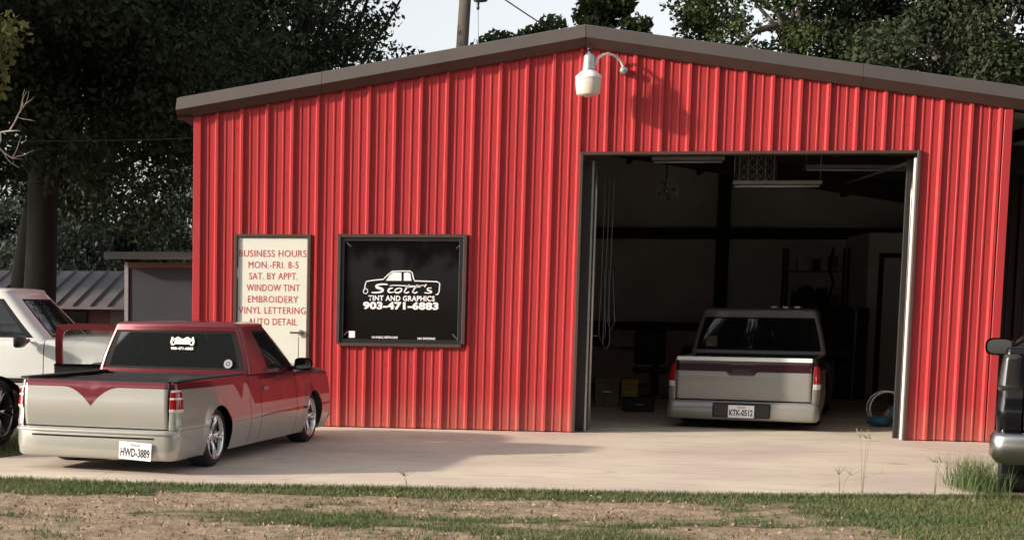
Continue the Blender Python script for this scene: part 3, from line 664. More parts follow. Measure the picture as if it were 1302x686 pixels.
    # tail lights (wrap the corner)
    for sx in (1,-1):
        z0,z1=p['tail_z']; cols=[]; x1=xw(r); x0=ta+.02
        for x in np.linspace(x0,x1-r,4): cols.append((x,0,0,-1))
        for a in np.linspace(.2,PI/2,6): cols.append((x1-r+r*math.sin(a),r-r*math.cos(a),math.sin(a),-math.cos(a)))
        for y in np.linspace(r+.03,r+p['tail_wrap'],3): cols.append((xw(y),y,1,0))
        rows=[]; nzz=12
        for k,(x,y,nx,ny) in enumerate(cols):
            row=[]
            for q in range(nzz+1):
                z=z0+(z1-z0)*q/nzz; e=.012 if 0<q<nzz and 0<k<len(cols)-1 else -.004; ins=inset(z)-e; row.append((sx*(x-nx*ins),y-ny*ins,z))
            rows.append(row)
        g=MB(); g.grid(rows,matf=lambda i,j:p['tail_mats'][min(j*len(p['tail_mats'])//nzz,len(p['tail_mats'])-1)])
        g.build('tail_light',['tail_red','tail_clear','smoke_lens'],root)
    # rear bumper
    bz0,bz1=p['bump_z']; br=p['bump_r']; bo=p['bump_out']; yend=p['bump_side']; bw=Wd+p.get('bump_w',-.005)
    path=[(bw-.01,yend,1,0),(bw,(yend+br)/2,1,0)]+[(bw-br+br*math.cos(a),-bo+br-br*math.sin(a),math.cos(a),-math.sin(a)) for a in np.linspace(0,PI/2,10)]
    path+= [(x,-bo-.02*(1-(x/bw)**2),0,-1) for x in np.linspace(bw-br-.05,0,8)]
    path=path+[(-x,y,-nx,ny) for x,y,nx,ny in path[-2::-1]]
    prof=p['bump_prof']; rows=[]
    for x,y,nx,ny in path: rows.append([(x-nx*i_,y-ny*i_,bz0+(bz1-bz0)*t) for i_,t in prof])
    g=MB(); g.grid(rows,matf=lambda i,j:p['bump_mats'][min(j,len(p['bump_mats'])-1)]); g.grid([[rows[k][j] for j in (len(prof)-1,)]+[(rows[k][-1][0]*.9,.12,bz1)] for k in range(len(rows))],smooth=False)
    bm_=g.build('rear_bumper',pm+['chrome_dull','rubber'],root)
    if p.get('bump_line'):
        z0,z1,mm_=p['bump_line']; rows=[[(x+nx*o_,y+ny*o_,z) for o_,z in ((-.006,z0-.004),(.012,z0+.004),(.016,z0+.014),(.008,z1-.004),(-.02,z1+.006))] for x,y,nx,ny in path[5:-5]]; MB().grid(rows).build('step_strip',mm_,bm_)
        rows=[[(x*.985+nx*.004,y+ny*.004,z) for z in (z0-.038,z0-.022)] for x,y,nx,ny in path[12:-12]]; MB().grid(rows,smooth=False).build('step_gap','rubber',bm_)
    # licence plate
    px,pz,pyy,ptx,tilt=p['plate']
    pl=empty('plate_dummy'); bpy.data.objects.remove(pl)
    g=MB(); g.box(-.152,.152,-.003,.003,-.076,.076,0,.002); po=g.build('licence_plate','letter_white',root); po.location=(px,pyy,pz); po.rotation_euler=(0,tilt,0)
    if ptx: text_obj('plate_number',ptx,.0,-.014,-.0042,.275,.078,'letter_dark',po,bold=.03,spacing=1.0); ptx and text_obj('plate_state','TEXAS',.0,.050,-.0042,.10,.022,'letter_dark',po,bold=.01)
    # greenhouse ------------------------------------------------------------
    w0=p.get('base_half',Wd-.075); w1=p['roof_half']; zb=zr+.012; H=rz-zb-.045
    rb,rf=p.get('rb',.085),.13
    def ring(t,scale=1.0,dz=0.0,flat=False):
        yr=p['gh0']+p['gh_rake']*t; yf=yc1-.02-(yc1-.02-p['roof1'])*(t**.95); w=w0-(w0-w1)*t**1.35
        cyy=(yr+yf)/2
        pts=[]
        bl=.03+.02*t   # bulge of back and front glass
        def seg(a,b_,n_): return [tuple(a[q]+(b_[q]-a[q])*k/n_ for q in range(2)) for k in range(n_)]
        fr_=p['fr']
        B=[-(w-rb)+(2*(w-rb))*f for f in fr_['back']]
        for x in B[:-1]: pts.append((x,yr-bl*(1-(x/(w-rb))**2)))
        for a in np.linspace(0,PI/2,7)[:-1]: pts.append((w-rb+rb*math.sin(a),yr+rb-rb*math.cos(a)))
        Y=[yr+rb+(yf-rf-yr-rb)*f for f in fr_['side']]
        for y in Y[:-1]: pts.append((w,y))
        for a in np.linspace(0,PI/2,7)[:-1]: pts.append((w-rf+rf*math.cos(a),yf-rf+rf*math.sin(a)))
        F=[(w-rf)-(2*(w-rf))*f for f in fr_['front']]
        for x in F[:-1]: pts.append((x,yf+.06*(1-(x/(w-rf))**2)))
        for a in np.linspace(0,PI/2,7)[:-1]: pts.append((-(w-rf)-rf*math.sin(a),yf-rf+rf*math.cos(a)))
        for y in Y[::-1][:-1]: pts.append((-w,y))
        for a in np.linspace(0,PI/2,7)[:-1]: pts.append((-(w-rb)-rb*math.cos(a),yr+rb-rb*math.sin(a)))
        z=zb+H*t+dz
        cx_,cy_=0,cyy
        return [((x-cx_)*scale+cx_,(y-cy_)*(scale if scale<.9 else 1-(1-scale)*.7)+cy_,z) for x,y in pts]
    T=p['T']
    rings=[ring(t) for t in T]
    roofr=[ring(1,.992,.018),ring(1,.970,.032),ring(1,.92,.042),ring(1,.80,.050),ring(1,.55,.057),ring(1,.25,.060),ring(1,.02,.060)]
    nb=len(p['fr']['back'])-1; ns=len(p['fr']['side'])-1; nf=len(p['fr']['front'])-1
    i_b=0; i_s=nb+6; i_f=i_s+ns+6; i_l=i_f+nf+6
    wins=[]  # (name, j-range, t-range)
    kb=p['win_back']; wins.append(('rear_window',range(i_b+kb[0],i_b+kb[1]),p['wt_back']))
    for (a,b_) in p['win_side']:
        wins.append(('side_window',range(i_s+a,i_s+b_),p['wt_side'])); 
        wins.append(('side_window',range(i_l+ns-b_,i_l+ns-a),p['wt_side']))
    wins.append(('windscreen',range(i_f+p['win_front'][0],i_f+p['win_front'][1]),p['wt_side']))
    skip=set()
    for nme,jr,(t0,t1) in wins:
        for i in range(t0,t1):
            for j in jr: skip.add((i,j))
    if p.get('open_door'):
        a,b_=p['win_side'][-1]
        for i in range(0,T.index(T[p['wt_side'][1]])): 
            for j in range(i_l+ns-b_,i_l+ns-a): skip.add((i,j))
    g=MB(); allr=rings+roofr; g.grid(allr,hole=lambda i,j:(i,j) in skip,closed_v=True)
    sm_=p.get('drip')
    cab=g.build('cab',upm,root)
    for nme,jr,(t0,t1) in wins:
        if p.get('open_door') and nme=='side_window' and jr.start==i_l+ns-p['win_side'][-1][1]: continue
        c=Vector((0,(p['gh0']+yc1)/2,0)); jj=list(jr)+[jr[-1]+1]; rows=[]
        for i in range(t0,t1+1):
            row=[]
            for j in jj:
                q=Vector(rings[i][j%len(rings[i])]); d=Vector((q.x,0,0)) if nme=='side_window' else Vector((0,q.y-c.y,0)); d.normalize(); row.append(q-d*.008)
            rows.append(row)
        # refine the grid so a thin rubber border can be set apart
        def lerp_rows(R_,f): 
            return [R_[0]]+[[a_.lerp(b_,f) for a_,b_ in zip(R_[0],R_[1])]]+R_[1:-1]+[[a_.lerp(b_,1-f) for a_,b_ in zip(R_[-2],R_[-1])]]+[R_[-1]]
        def ref(R_):
            if len(R_)==2: return [R_[0],[a_.lerp(b_,.06) for a_,b_ in zip(*R_)],[a_.lerp(b_,.94) for a_,b_ in zip(*R_)],R_[1]]
            return lerp_rows(R_,.22)
        rows=ref(rows); tr=[list(q) for q in zip(*rows)]; tr=ref(tr); n1,n2=len(tr),len(tr[0])
        g=MB(); g.grid(tr,matf=lambda i,j:1 if i in(0,n1-2) or j in (0,n2-2) else 0)
        # dark reveal closing the gap to the shell
        wo_=g.build(nme,[p['glass'],'rubber'],cab)
    # dark cabin
    MB().box(-w0+.12,w0-.12,p['gh0']+.15,yc1-.45,zr-.35,zr+.02).build('cabin_interior','black_liner',cab)
    MB().box(-w1+.14,w1-.14,p['gh0']+.75,p['gh0']+.90,zr-.2,zr+.26,0,.05).build('seat','black_liner',cab)
    # hood
    g=MB(); rows=[]
    for k in range(13):
        f=k/12; y=yc1-.10+(Lg-.22-yc1+.10)*f; ff_=smooth01((y-yc1)/(Lg-yc1)); h=Wd*(1-.035*abs((y-Lg*.45)/(Lg*.55))**3)-.04-.13
        rows.append([(x*h,y+.03*(1-x*x)*f,zr+.046-.07*ff_*ff_+.035*(1-x**4)) for x in np.linspace(-1,1,17)])
    g.grid(rows); g.build('hood',upm,root)
    # nose
    g=MB(); rows=[]
    for x,y,nx,ny in [(Wd*.965-.0,Lg-.22,1,0)]+[(Wd*.965-.18+.18*math.cos(a),Lg-.22+.20*math.sin(a),math.cos(a),math.sin(a)) for a in np.linspace(0.1,PI/2,7)]+[(x,Lg-.02+.05*(1-(x/Wd)**2),0,1) for x in np.linspace(Wd*.6,0,5)]:
        rows.append([(x-nx*i_,y-ny*i_,z) for i_,z in ((.05,zs+.0),(.0,zs+.12),(.0,zc),(.03,zr-.12),(.07,zr-.045),(.20,zr-.01))])
    rows=rows+[[(-q[0],q[1],q[2]) for q in rw] for rw in rows[-2::-1]]
    g.grid(rows); g.build('front_bumper',lo if 0 else pm[0],root)
    # mirrors
    for sx in (1,-1):
        ym=yc1-.32; xm=xw(ym); g=MB(); mw,mh=p.get('mirror_size',(.19,.13))
        if sx<0 and p.get('open_door'): continue
        cz_=zr+.10+p.get('mirror_dz',0); pts=[]
        for q in range(6):
            yy_=ym-.035+.11*q/5; s_=[1,1,.97,.86,.62,.2][q]; pts.append([(sx*(xm+.05+mw/2+s_*mw/2*abs(math.cos(a))**.6*math.copysign(1,math.cos(a))),yy_,cz_+s_*mh/2*abs(math.sin(a))**.6*math.copysign(1,math.sin(a))) for a in np.linspace(0,2*PI,24,endpoint=False)])
        g.grid(pts,closed_v=True); g.add(pts[-1],[tuple(range(24))]); g.tube([(sx*(xm-.03),ym+.03,zr+.03),(sx*(xm+.09),ym+.02,cz_-.03)],.022,8)
        mo=g.build('mirror',p.get('mirror_mat','black_plastic'),root)
        gl=MB(); gl.add([(sx*(xm+.05+mw/2)+(q[0]-sx*(xm+.05+mw/2))*.86,ym-.031,cz_+(q[2]-cz_)*.82) for q in pts[0]],[tuple(range(24))]); gl.build('mirror_glass',p.get('mirror_glass','mirror'),mo)
    # wheels
    for sx in (1,-1):
        for yw in (yw1,yw2):
            wh=empty('wheel',(sx*(xw(yw)-p.get('tuck',.035)-.11),yw,rt_)); wh.parent=root
            if sx<0: wh.rotation_euler=(0,0,PI)
            tw_=p.get('tyre_w',.22)/2
            g=MB(); g.lathe([(Rw,-tw_+.012),(Rw+.01,-tw_),(rt_-.035,-tw_-.004),(rt_-.008,-tw_+.022),(rt_,-tw_+.05),(rt_,tw_-.05),(rt_-.008,tw_-.022),(rt_-.035,tw_+.004),(Rw+.01,tw_),(Rw,tw_-.012)],48,'x'); g.build('tyre','tyre',wh)
            g=MB(); g.lathe([(Rw+.001,tw_-.004),(Rw+.004,tw_+.004),(Rw-.014,tw_+.002),(Rw-.022,tw_-.018),(Rw-.03,-tw_+.02),(Rw-.03,-tw_+.02)],48,'x')
            nsp=p.get('spokes',6); hub=tw_-.045
            g.lathe([(.001,hub+.018),(.03,hub+.016),(.055,hub),(.062,hub-.03)],20,'x')
            for k in range(nsp):
                for dd in ((-.11,.11) if p.get('split',True) else (0,)):
                    a0=2*PI*k/nsp; a1=a0+dd
                    q0=(hub-.006,.045*math.cos(a0),.045*math.sin(a0)); qm=(hub+.008,.6*Rw*math.cos(a0+dd*.8),.6*Rw*math.sin(a0+dd*.8)); q1=(tw_-.022,(Rw-.02)*math.cos(a1*1.0+dd*.4),(Rw-.02)*math.sin(a1+dd*.4))
                    g.tube([q0,qm,q1],[.020,.016,.019],6,smooth=True)
            g.build('rim',p['rim'],wh)
            g=MB(); g.lathe([(.001,-.01),(Rw*.62,-.01),(Rw*.62,-.03),(.001,-.03)],28,'x'); g.build('brake_disc','clutter_dark',wh)
    return root,cab

def vnotch(x,c,w,d):   # pointed scallop
    t=abs(x-c)/w
    return -d*(1-t)**2.0 if t<1 else 0.0

# --- lowered two-tone pickup on the left
def b_top(y):      # silver below / maroon above on the bed & cab sides
    if y<1.30: return .735-.004*y
    if y<1.48: return .729-.15*((y-1.30)/.18)**1.2
    if y<1.58: return .579+.15*((y-1.48)/.10)
    if y<1.62: return .729
    if y<1.86: return .729-.21*smooth01((y-1.62)/.24)
    return .519-.006*(y-1.86)
def b_s0(y): return .385+.0*y if y>1.5 else .385
def b_s1(y): return .389+ .024*smooth01((y-1.9)/.4)
P1=dict(W=.825,tail_taper=.035,bump_w=-.04,L=4.55,sill=.13,rail=.79,yw1=.88,yw2=3.68,tyre_r=.275,rim_r=.205,arch_r=.285,cab0=1.72,cab1=3.22,door0=2.02,roof=1.29,roof_half=.655,roof1=2.60,base_half=.80,rb=.04,
  gh0=1.73,gh_rake=.08,tail_half=.70,tuck=.03,mirror_dz=-.02,lower='silver_paint',upper='maroon_paint',paints=['silver_paint','maroon_paint','black_liner'],rail_mat=1,
  bands=[b_s0,b_s1,b_top],band_mats=[0,1,0,1],segs=[8,2,9,5],
  tg_z0=.395,tg_bands=[lambda x:.742+vnotch(x,-.035,.27,.165)],tg_mats=[0,1],tg_top=2,
  tail_z=(.535,.735),tail_mats=[1,1,0,0,0,0,0,1,0,0,0,1],tail_wrap=.05,
  bump_z=(.115,.385),bump_r=.14,bump_out=.055,bump_side=.63,
  bump_prof=[(.10,0),(.035,.03),(.012,.12),(.0,.4),(.0,.80),(.004,.93),(.03,1.0)],bump_mats=[0,0,0,0,0,0],bump_line=(.345,.378,'silver_paint'),
  plate=(.42,.205,-.083,'HWD-3889',R(3)),
  fr=dict(back=[0,.004,.2,.4,.6,.8,.996,1],side=[0,.10,.36,.40,.70,.97,1],front=[0,.03,.25,.5,.75,.97,1]),win_back=(1,6),win_side=[(3,5)],win_front=(1,5),
  T=[0,.08,.30,.5,.7,.92,.96,1.0],wt_back=(1,5),wt_side=(1,5),glass='glass_tint',rim='chrome',spokes=5,open_door=R(76),handle='chrome_dull',rail_cap=True)
P1['tonneau']=True
root1,cab1=pickup('lowered silver and maroon pickup with its far door open on the concrete',(.245,-5.60),.19,P1)
# decals on its rear window
def decal(cab,P,items):
    pass
# --- two-tone pickup inside the garage
P2=dict(mirror_glass='rubber',W=.90,L=5.3,sill=.12,rail=.86,yw1=1.15,yw2=4.4,tyre_r=.33,rim_r=.25,arch_r=.36,cab0=2.05,cab1=3.75,door0=2.10,roof=1.475,roof_half=.73,roof1=3.15,base_half=.86,rb=.05,mirror_dz=-.10,
  gh0=2.07,gh_rake=.09,tail_half=.80,lower='grey_silver',upper='grey_silver',paints=['grey_silver','dark_maroon'],rail_mat=1,
  bands=[lambda y:.72],band_mats=[0,1],segs=[12,4],
  tg_z0=.36,tg_bands=[lambda x:.705-.05*(smooth01((.19-abs(x+.02))/.05))],tg_mats=[0,1],tg_top=1,tg_handle=(-.02,.715,.11,.028),tg_cap='white_metal',
  tail_z=(.50,.80),tail_mats=[1,1,0,0,0,0,0,0],tail_wrap=.05,
  bump_z=(.11,.345),bump_r=.10,bump_out=.09,bump_side=.62,
  bump_prof=[(.10,0),(.03,.04),(.0,.15),(.0,.6),(.012,.9),(.04,1.0)],bump_mats=[0],
  plate=(.0,.225,-.128,'KTK-0512',0),
  fr=dict(back=[0,.004,.2,.4,.6,.8,.996,1],side=[0,.08,.12,.5,.97,1],front=[0,.03,.25,.5,.75,.97,1]),win_back=(1,6),win_side=[(2,4)],win_front=(1,5),
  T=[0,.08,.30,.5,.7,.87,.94,1.0],wt_back=(1,5),wt_side=(1,5),glass='glass_tint',rim='chrome_dull',spokes=5)
root2,cab2=pickup('grey and dark maroon lowered pickup parked just inside the garage door',(6.655,1.12),.225,P2)
g=MB(); g.box(-.34,.34,-.125,-.088,.145,.325,0,.02); g.build('plate_recess','black_plastic',root2)
g=MB()
for k in range(3): g.box(.12+k*.15,.20+k*.15,2.40,2.46,1.482,1.512,0,.006)
g.build('roof_marker_light','tail_clear',root2)
# --- black pickup cut by the right edge
P3=dict(W=.97,mirror_dz=-.16,L=5.6,sill=.36,rail=1.20,yw1=1.25,yw2=4.75,tyre_r=.39,rim_r=.22,arch_r=.44,cab0=2.25,cab1=4.1,door0=2.30,roof=1.86,roof_half=.72,roof1=3.4,
  gh0=2.28,gh_rake=.16,tail_half=.78,lower='black_paint',upper='black_paint',paints=['black_paint','black_paint'],rail_mat=0,
  bands=[lambda y:.8],band_mats=[0,0],segs=[8,8],
  tg_z0=.60,tg_bands=[lambda x:.9],tg_mats=[0,0],tg_top=0,
  tail_z=(.88,1.17),tail_mats=[2],tail_wrap=.09,
  bump_z=(.33,.575),bump_r=.12,bump_out=.13,bump_side=.30,bump_w=.02,
  bump_prof=[(.14,0),(.05,.05),(.0,.3),(.0,.85),(.02,.97),(.06,1.0)],bump_mats=[2],
  plate=(.0,.47,-.16,'',0),mirror_size=(.25,.17),
  fr=dict(back=[0,.004,.2,.4,.6,.8,.996,1],side=[0,.08,.12,.5,.97,1],front=[0,.03,.25,.5,.75,.97,1]),win_back=(1,6),win_side=[(2,4)],win_front=(1,5),
  T=[0,.08,.30,.5,.7,.87,.94,1.0],wt_back=(1,5),wt_side=(1,5),glass='glass_tint',rim='chrome_dull',spokes=5,tuck=.03,tyre_w=.27)
root3,cab3=pickup('black pickup with chrome bumper standing on grass at the right edge',(8.36,-6.50),R(19),P3)
# --- white pickup behind on the left
P4=dict(P3); P4.update(W=.90,L=4.65,sill=.32,rail=.98,roof=1.62,roof_half=.66,mirror_size=(.27,.15),yw1=1.1,yw2=4.2,tyre_r=.36,arch_r=.41,cab0=1.7,cab1=3.56,door0=2.3,gh0=1.72,roof1=2.98,mirror_dz=-.08,paints=['white_paint','black_plastic'],lower='white_paint',upper='white_paint',
  bands=[lambda y:.50,lambda y:.56],band_mats=[0,1,0],segs=[5,2,9],tg_z0=.45,tg_bands=[lambda x:.7],tg_mats=[0,0],tail_z=(.7,.95),bump_z=(.28,.46),plate=(.0,.37,-.16,'',0),
  fr=dict(back=[0,.004,.2,.4,.6,.8,.996,1],side=[0,.06,.30,.38,.70,.97,1],front=[0,.03,.25,.5,.75,.97,1]),win_side=[(1,2),(3,5)],name='pickup_truck')
root4,cab4=pickup('white pickup with black mirror parked crosswise beside the grey shed',(-5.06,.25),R(93),P4)
# --- maroon car, only its front corner is in view
P5=dict(P3); P5.update(W=.86,L=4.50,sill=.18,rail=.66,roof=1.42,roof_half=.60,yw1=1.0,yw2=4.06,tyre_r=.345,rim_r=.255,arch_r=.375,cab0=1.3,cab1=3.4,door0=2.2,gh0=1.0,gh_rake=.5,roof1=2.6,paints=['dark_maroon','black_plastic'],lower='dark_maroon',upper='dark_maroon',
  bands=[lambda y:.30],band_mats=[1,0],segs=[3,12],tg_z0=.5,tg_bands=[lambda x:.7],tg_mats=[0,0],tail_z=(.6,.85),bump_z=(.25,.5),spokes=5,rim='chrome_dull',name='parked_car',mirror_size=(.17,.12))
root5,cab5=pickup('dark red car at the left edge showing only its alloy wheel',(-4.66,-6.05),R(42),P5,cat='car')
for o in root5.children:
    if o.name.startswith('wheel') and o.type=='EMPTY' and o.location.y>2: o.rotation_euler.z += R(27)

# decals on rear windows
def gdecal(name,par,y,build,m='letter_white'):
    g=MB(); build(g); return g.build(name,m,par,fix=False)
def plane_tilt(ob,x,y,z,tilt): ob.location=(x,y,z); ob.rotation_euler=(tilt,0,0)
dec=MB()
for sgn in (1,-1):
    s_=strip([(sgn*x,z) for x,z in [(0,.02),(.05,.045),(.10,.02),(.07,-.01),(.10,-.03)]],.016,0); dec.add(s_.v,s_.f)
    s_=strip([(sgn*.105,.05),(sgn*.118,.0),(sgn*.105,-.03)],.02,.0005); dec.add(s_.v,s_.f)
dec.box(-.075,.075,-.001,.001,-.02,.028)
o=dec.build('window_sticker','letter_white',cab1,fix=False)
TL1=math.atan2(-.14,1.29-.80-.045)
def back_y(P,z,x=0):
    zb=P['rail']+.012; H=P['roof']-zb-.045; t=(z-zb)/H; w=P.get('base_half')-(P.get('base_half')-P['roof_half'])*t**1.35
    return P['gh0']+P['gh_rake']*t-(.03+.02*t)*(1-(x/(w-.055))**2)
plane_tilt(o,.10,back_y(P1,1.10,.10)-.004,1.10,-math.atan2(.08-.01,.443))
tx=text_obj('sticker_number','903-471-6883',0,-.062,0,.235,.028,'letter_white',o,bold=.04)
g=MB(); g.lathe([(.020,0),(.044,0)],24,'y'); g.lathe([(.001,-.0005),(.014,-.0005)],12,'y')
o=g.build('round_sticker','chrome_dull',cab1,fix=False); plane_tilt(o,.58,back_y(P1,.90,.58)-.006,.90,-.26)
g=MB(); g.box(-.07,.07,-.001,.001,-.07,.07); o=g.build('square_sticker','clutter_tan',cab2,fix=False); plane_tilt(o,-.60,back_y(P2,1.03,-.6)-.008,1.03,-.22)

# ------------------------------------------------------------------ trees
def leaves(name, centers, radii, n, size, m, parent, flat=.75, droop=0.2, seed=0, tone=(0,1)):
    rg=np.random.default_rng(seed); centers=np.array(centers); radii=np.array(radii); k=len(centers)
    w=radii**2.2; w/=w.sum(); idx=rg.choice(k,n,p=w)
    d=rg.normal(size=(n,3)); d/=np.linalg.norm(d,axis=1)[:,None]; rr=rg.random(n)**.45
    c=centers[idx]+d*(rr*radii[idx])[:,None]*np.array([1,1,flat])
    a=rg.normal(size=(n,3)); a[:,2]-=droop; a/=np.linalg.norm(a,axis=1)[:,None]; b=np.cross(a,rg.normal(size=(n,3))); b/=np.linalg.norm(b,axis=1)[:,None]
    s_=(size*(.6+.8*rg.random(n)))[:,None]; v=np.stack([c-a*s_*.5,c+b*s_*.27,c+a*s_*.5,c-b*s_*.27],1).reshape(-1,3)
    me=bpy.data.meshes.new(name); me.vertices.add(4*n); me.vertices.foreach_set('co',v.ravel()); me.loops.add(4*n); me.loops.foreach_set('vertex_index',np.arange(4*n)); me.polygons.add(n); me.polygons.foreach_set('loop_start',np.arange(n)*4)
    at=me.attributes.new('tone','FLOAT','FACE'); ct=rg.random(k)[idx]; at.data.foreach_set('value',np.clip(tone[0]+(tone[1]-tone[0])*(.5*ct+.5*rg.random(n)),0,1))
    me.materials.append(MATS[m]); me.update(); me.validate(); o=bpy.data.objects.new(name,me); COL.objects.link(o); o.parent=parent; return o
def clumps(c,R3,n,r,seed,shell=.35):
    rg=np.random.default_rng(seed); out=[]
    while len(out)<n:
        d=rg.normal(size=3); d/=np.linalg.norm(d); q=d*(shell+(1-shell)*rg.random()**.6); out.append([c[0]+q[0]*R3[0],c[1]+q[1]*R3[1],c[2]+q[2]*R3[2]])
    return out,[r*(.55+.9*rg.random()) for _ in out]
def limbs(mb,base,top,r,targets,rg):
    base=Vector(base);top=Vector(top); pts=[base.lerp(top,t)+Vector((rg.normal()*.08*t,rg.normal()*.08*t,0)) for t in np.linspace(0,1,7)]
    mb.tube(pts,[r*1.35,r,r*.92,r*.82,r*.7,r*.55,r*.35],10)
    for t in targets:
        t=Vector(t); f=.35+.6*rg.random(); i=min(5,int(f*6)); st=pts[i]; mid=st.lerp(t,.5)+Vector((rg.normal()*.25,rg.normal()*.25,.25+.2*rg.random())); rr=r*.32*(.6+.6*rg.random())
        mb.tube([st,st.lerp(mid,.5)+Vector((0,0,.1)),mid,mid.lerp(t,.5)+Vector((rg.normal()*.1,rg.normal()*.1,.05)),t],[rr,rr*.8,rr*.6,rr*.4,rr*.15],6)
def tree(label,x,y,trunk_h,r,cc,R3,nc,cr,nl,ls,m,seed,group=None,nb=14,tone=(0,1),bark='bark'):
    root=empty('oak_tree',(x,y,-.06)); tag(root,label,'tree',group); rg=np.random.default_rng(seed)
    C_,r_=clumps(cc,R3,nc,cr,seed); g=MB(); limbs(g,(0,0,0),(cc[0]*.6,cc[1]*.6,cc[2]+R3[2]*.5),r,C_[:nb],rg); g.build('trunk',bark,root,fix=False)
    leaves('crown',C_,r_,nl,ls,m,root,seed=seed,tone=tone); return root
# big dark trees on the left
tree('huge dark oak with thick trunk standing behind the white pickup',-4.45,8.2,3,.30,(.2,1.0,6.6),(3.6,3.4,3.3),115,.95,78000,.13,'leaf_dark',21,nb=16,tone=(0,.8))
tree('dark leafy oak whose crown rises behind the left end of the roof',-1.3,18.5,4,.34,(.3,0,7.9),(3.0,3.0,4.6),100,.85,50000,.13,'leaf_dark',22,nb=14,tone=(0,.9))
tree('dark oak filling the gap between the huge oak and the roof',-7.7,16.8,4,.30,(2.6,0,7.6),(3.9,3,4.3),85,.95,36000,.145,'leaf_dark',23,nb=14,tone=(0,.8))
tree('oak outside the left edge with drooping leaves coloured as if sunlit in the top corner',-7.2,3.6,3,.28,(1.2,-.6,6.6),(3.2,3.2,2.6),80,.6,34000,.12,'leaf_sun_painted',24,nb=12,tone=(.3,1))
tree('added unseen oak shading the left oaks, nearest the road',-15.5,5.6,4,.35,(0,0,8.6),(4.2,4.4,5.2),60,1.5,22000,.3,'leaf_dark',61,nb=8)  # out of view, added to keep direct sun off the left oaks
tree('added unseen oak shading the left oaks, behind the house',-16.5,15.5,4,.35,(0,0,8.8),(4.6,4.6,5.2),60,1.5,22000,.3,'leaf_dark',62,nb=8)  # second unseen sun blocker, for the oaks further back
# right-hand trees behind the roof
tree('sparse green treetop peeking over the roof right of the utility pole',4.05,19,4,.18,(0,0,6.75),(1.15,1.1,1.45),40,.34,9000,.15,'leaf_mid',31,nb=8)
tree('small round treetop above the roof peak',5.75,20,4,.2,(0,0,7.0),(1.15,1.1,1.9),55,.36,14000,.15,'leaf_mid',32,nb=8)
tree('loose oak crown with sky gaps right of the roof peak',10.35,20,4,.26,(0,0,8.3),(3.1,2.4,2.6),95,.55,30000,.125,'leaf_mid',33,nb=26,tone=(0,.8),bark='dead_wood')
tree('oak with pale bare limbs behind the middle of the right roof slope',13.0,19,4,.28,(0,0,7.6),(3.0,2.4,3.2),110,.62,44000,.125,'leaf_dark',34,nb=30,tone=(.2,1),bark='dead_wood')
tree('dense dark oak crown at the far right above the low eave',17.0,17.5,4,.3,(0,0,6.6),(3.3,2.4,4.0),95,.85,46000,.13,'leaf_dark',35,nb=14,tone=(.1,.9))
# paler trees far behind, seen in the gaps on the left
tree('tree with mist put into its pale leaf colour far behind the tin roofed house',-14.5,44,3,.3,(0,0,4.2),(3.2,3,3.2),60,1.0,30000,.19,'leaf_far',41,nb=6)
tree('tree with mist put into its pale leaf colour far behind the grey shed',-8.8,46,3,.3,(0,0,4.4),(3.0,3,3.4),60,1.0,30000,.19,'leaf_far',42,nb=6)
root=empty('distant_woods',(0,60,0)); 
rgw=np.random.default_rng(5); cs=[];rs=[]
for k in range(70): cs.append([-42+k*1.15+rgw.normal()*.5,rgw.normal()*3+14,1.5+rgw.random()*4.2]); rs.append(2.2)
for k in range(45): cs.append([-36+k*.62+rgw.normal()*.4,rgw.normal()*2-10,1.0+rgw.random()*2.6]); rs.append(1.3)
lv=leaves('woods',cs,rs,60000,.30,'leaf_far',None,seed=43,tone=(0,.6)); lv.location=(0,60,0); tag(lv,'dim wood closing the view behind the left trees','wood',kind='stuff'); bpy.data.objects.remove(root)
# tree line across the road, behind the camera (mirrored in the car windows)
bt=None
for k in range(13):
    x=-46+k*7.2; y=-43-3*math.sin(k*2.1)
    if bt is None: 
        bt=tree('tall roadside tree across the road',x,y,5,.4,(0,0,9.5),(5.5,4,7.5),55,1.9,15000,.5,'leaf_dark',51,group='trees across the road',nb=8)
    else:
        c=bt.copy(); COL.objects.link(c); c.location=(x,y,-.06); sc_=1.12+.25*abs(math.sin(k*1.7)); c.scale=(sc_,sc_,sc_); c.rotation_euler=(0,0,k*1.3)
        for ch in bt.children: d=ch.copy(); COL.objects.link(d); d.parent=c
# dead branch on the left
g=MB(); b0=Vector((-3.62,2.6,3.72))
def br(p,d,L_,r,dep,rg=np.random.default_rng(3)):
    pts=[p]; q=p.copy(); dd=d.copy()
    for k in range(4): dd=(dd+Vector((rg.normal()*.22,rg.normal()*.1,rg.normal()*.22))).normalized(); q=q+dd*L_/4; pts.append(q.copy())
    g.tube(pts,[r,r*.85,r*.7,r*.55,r*.3],5)
    if dep: 
        for sgn in (1,-1,1): 
            i=2 if sgn<0 else 3; br(pts[i],(dd+Vector((rg.normal()*.3,0,sgn*.9))).normalized(),L_*.62,r*.55,dep-1)
br(b0,Vector((.9,0,.25)),.75,.020,2); br(b0+Vector((.2,0,.02)),Vector((.55,0,-.8)),.55,.016,1)
tag(g.build('dead_branch','dead_wood',fix=False),'bare pale twigs in front of the dark oak at the left edge','branch')

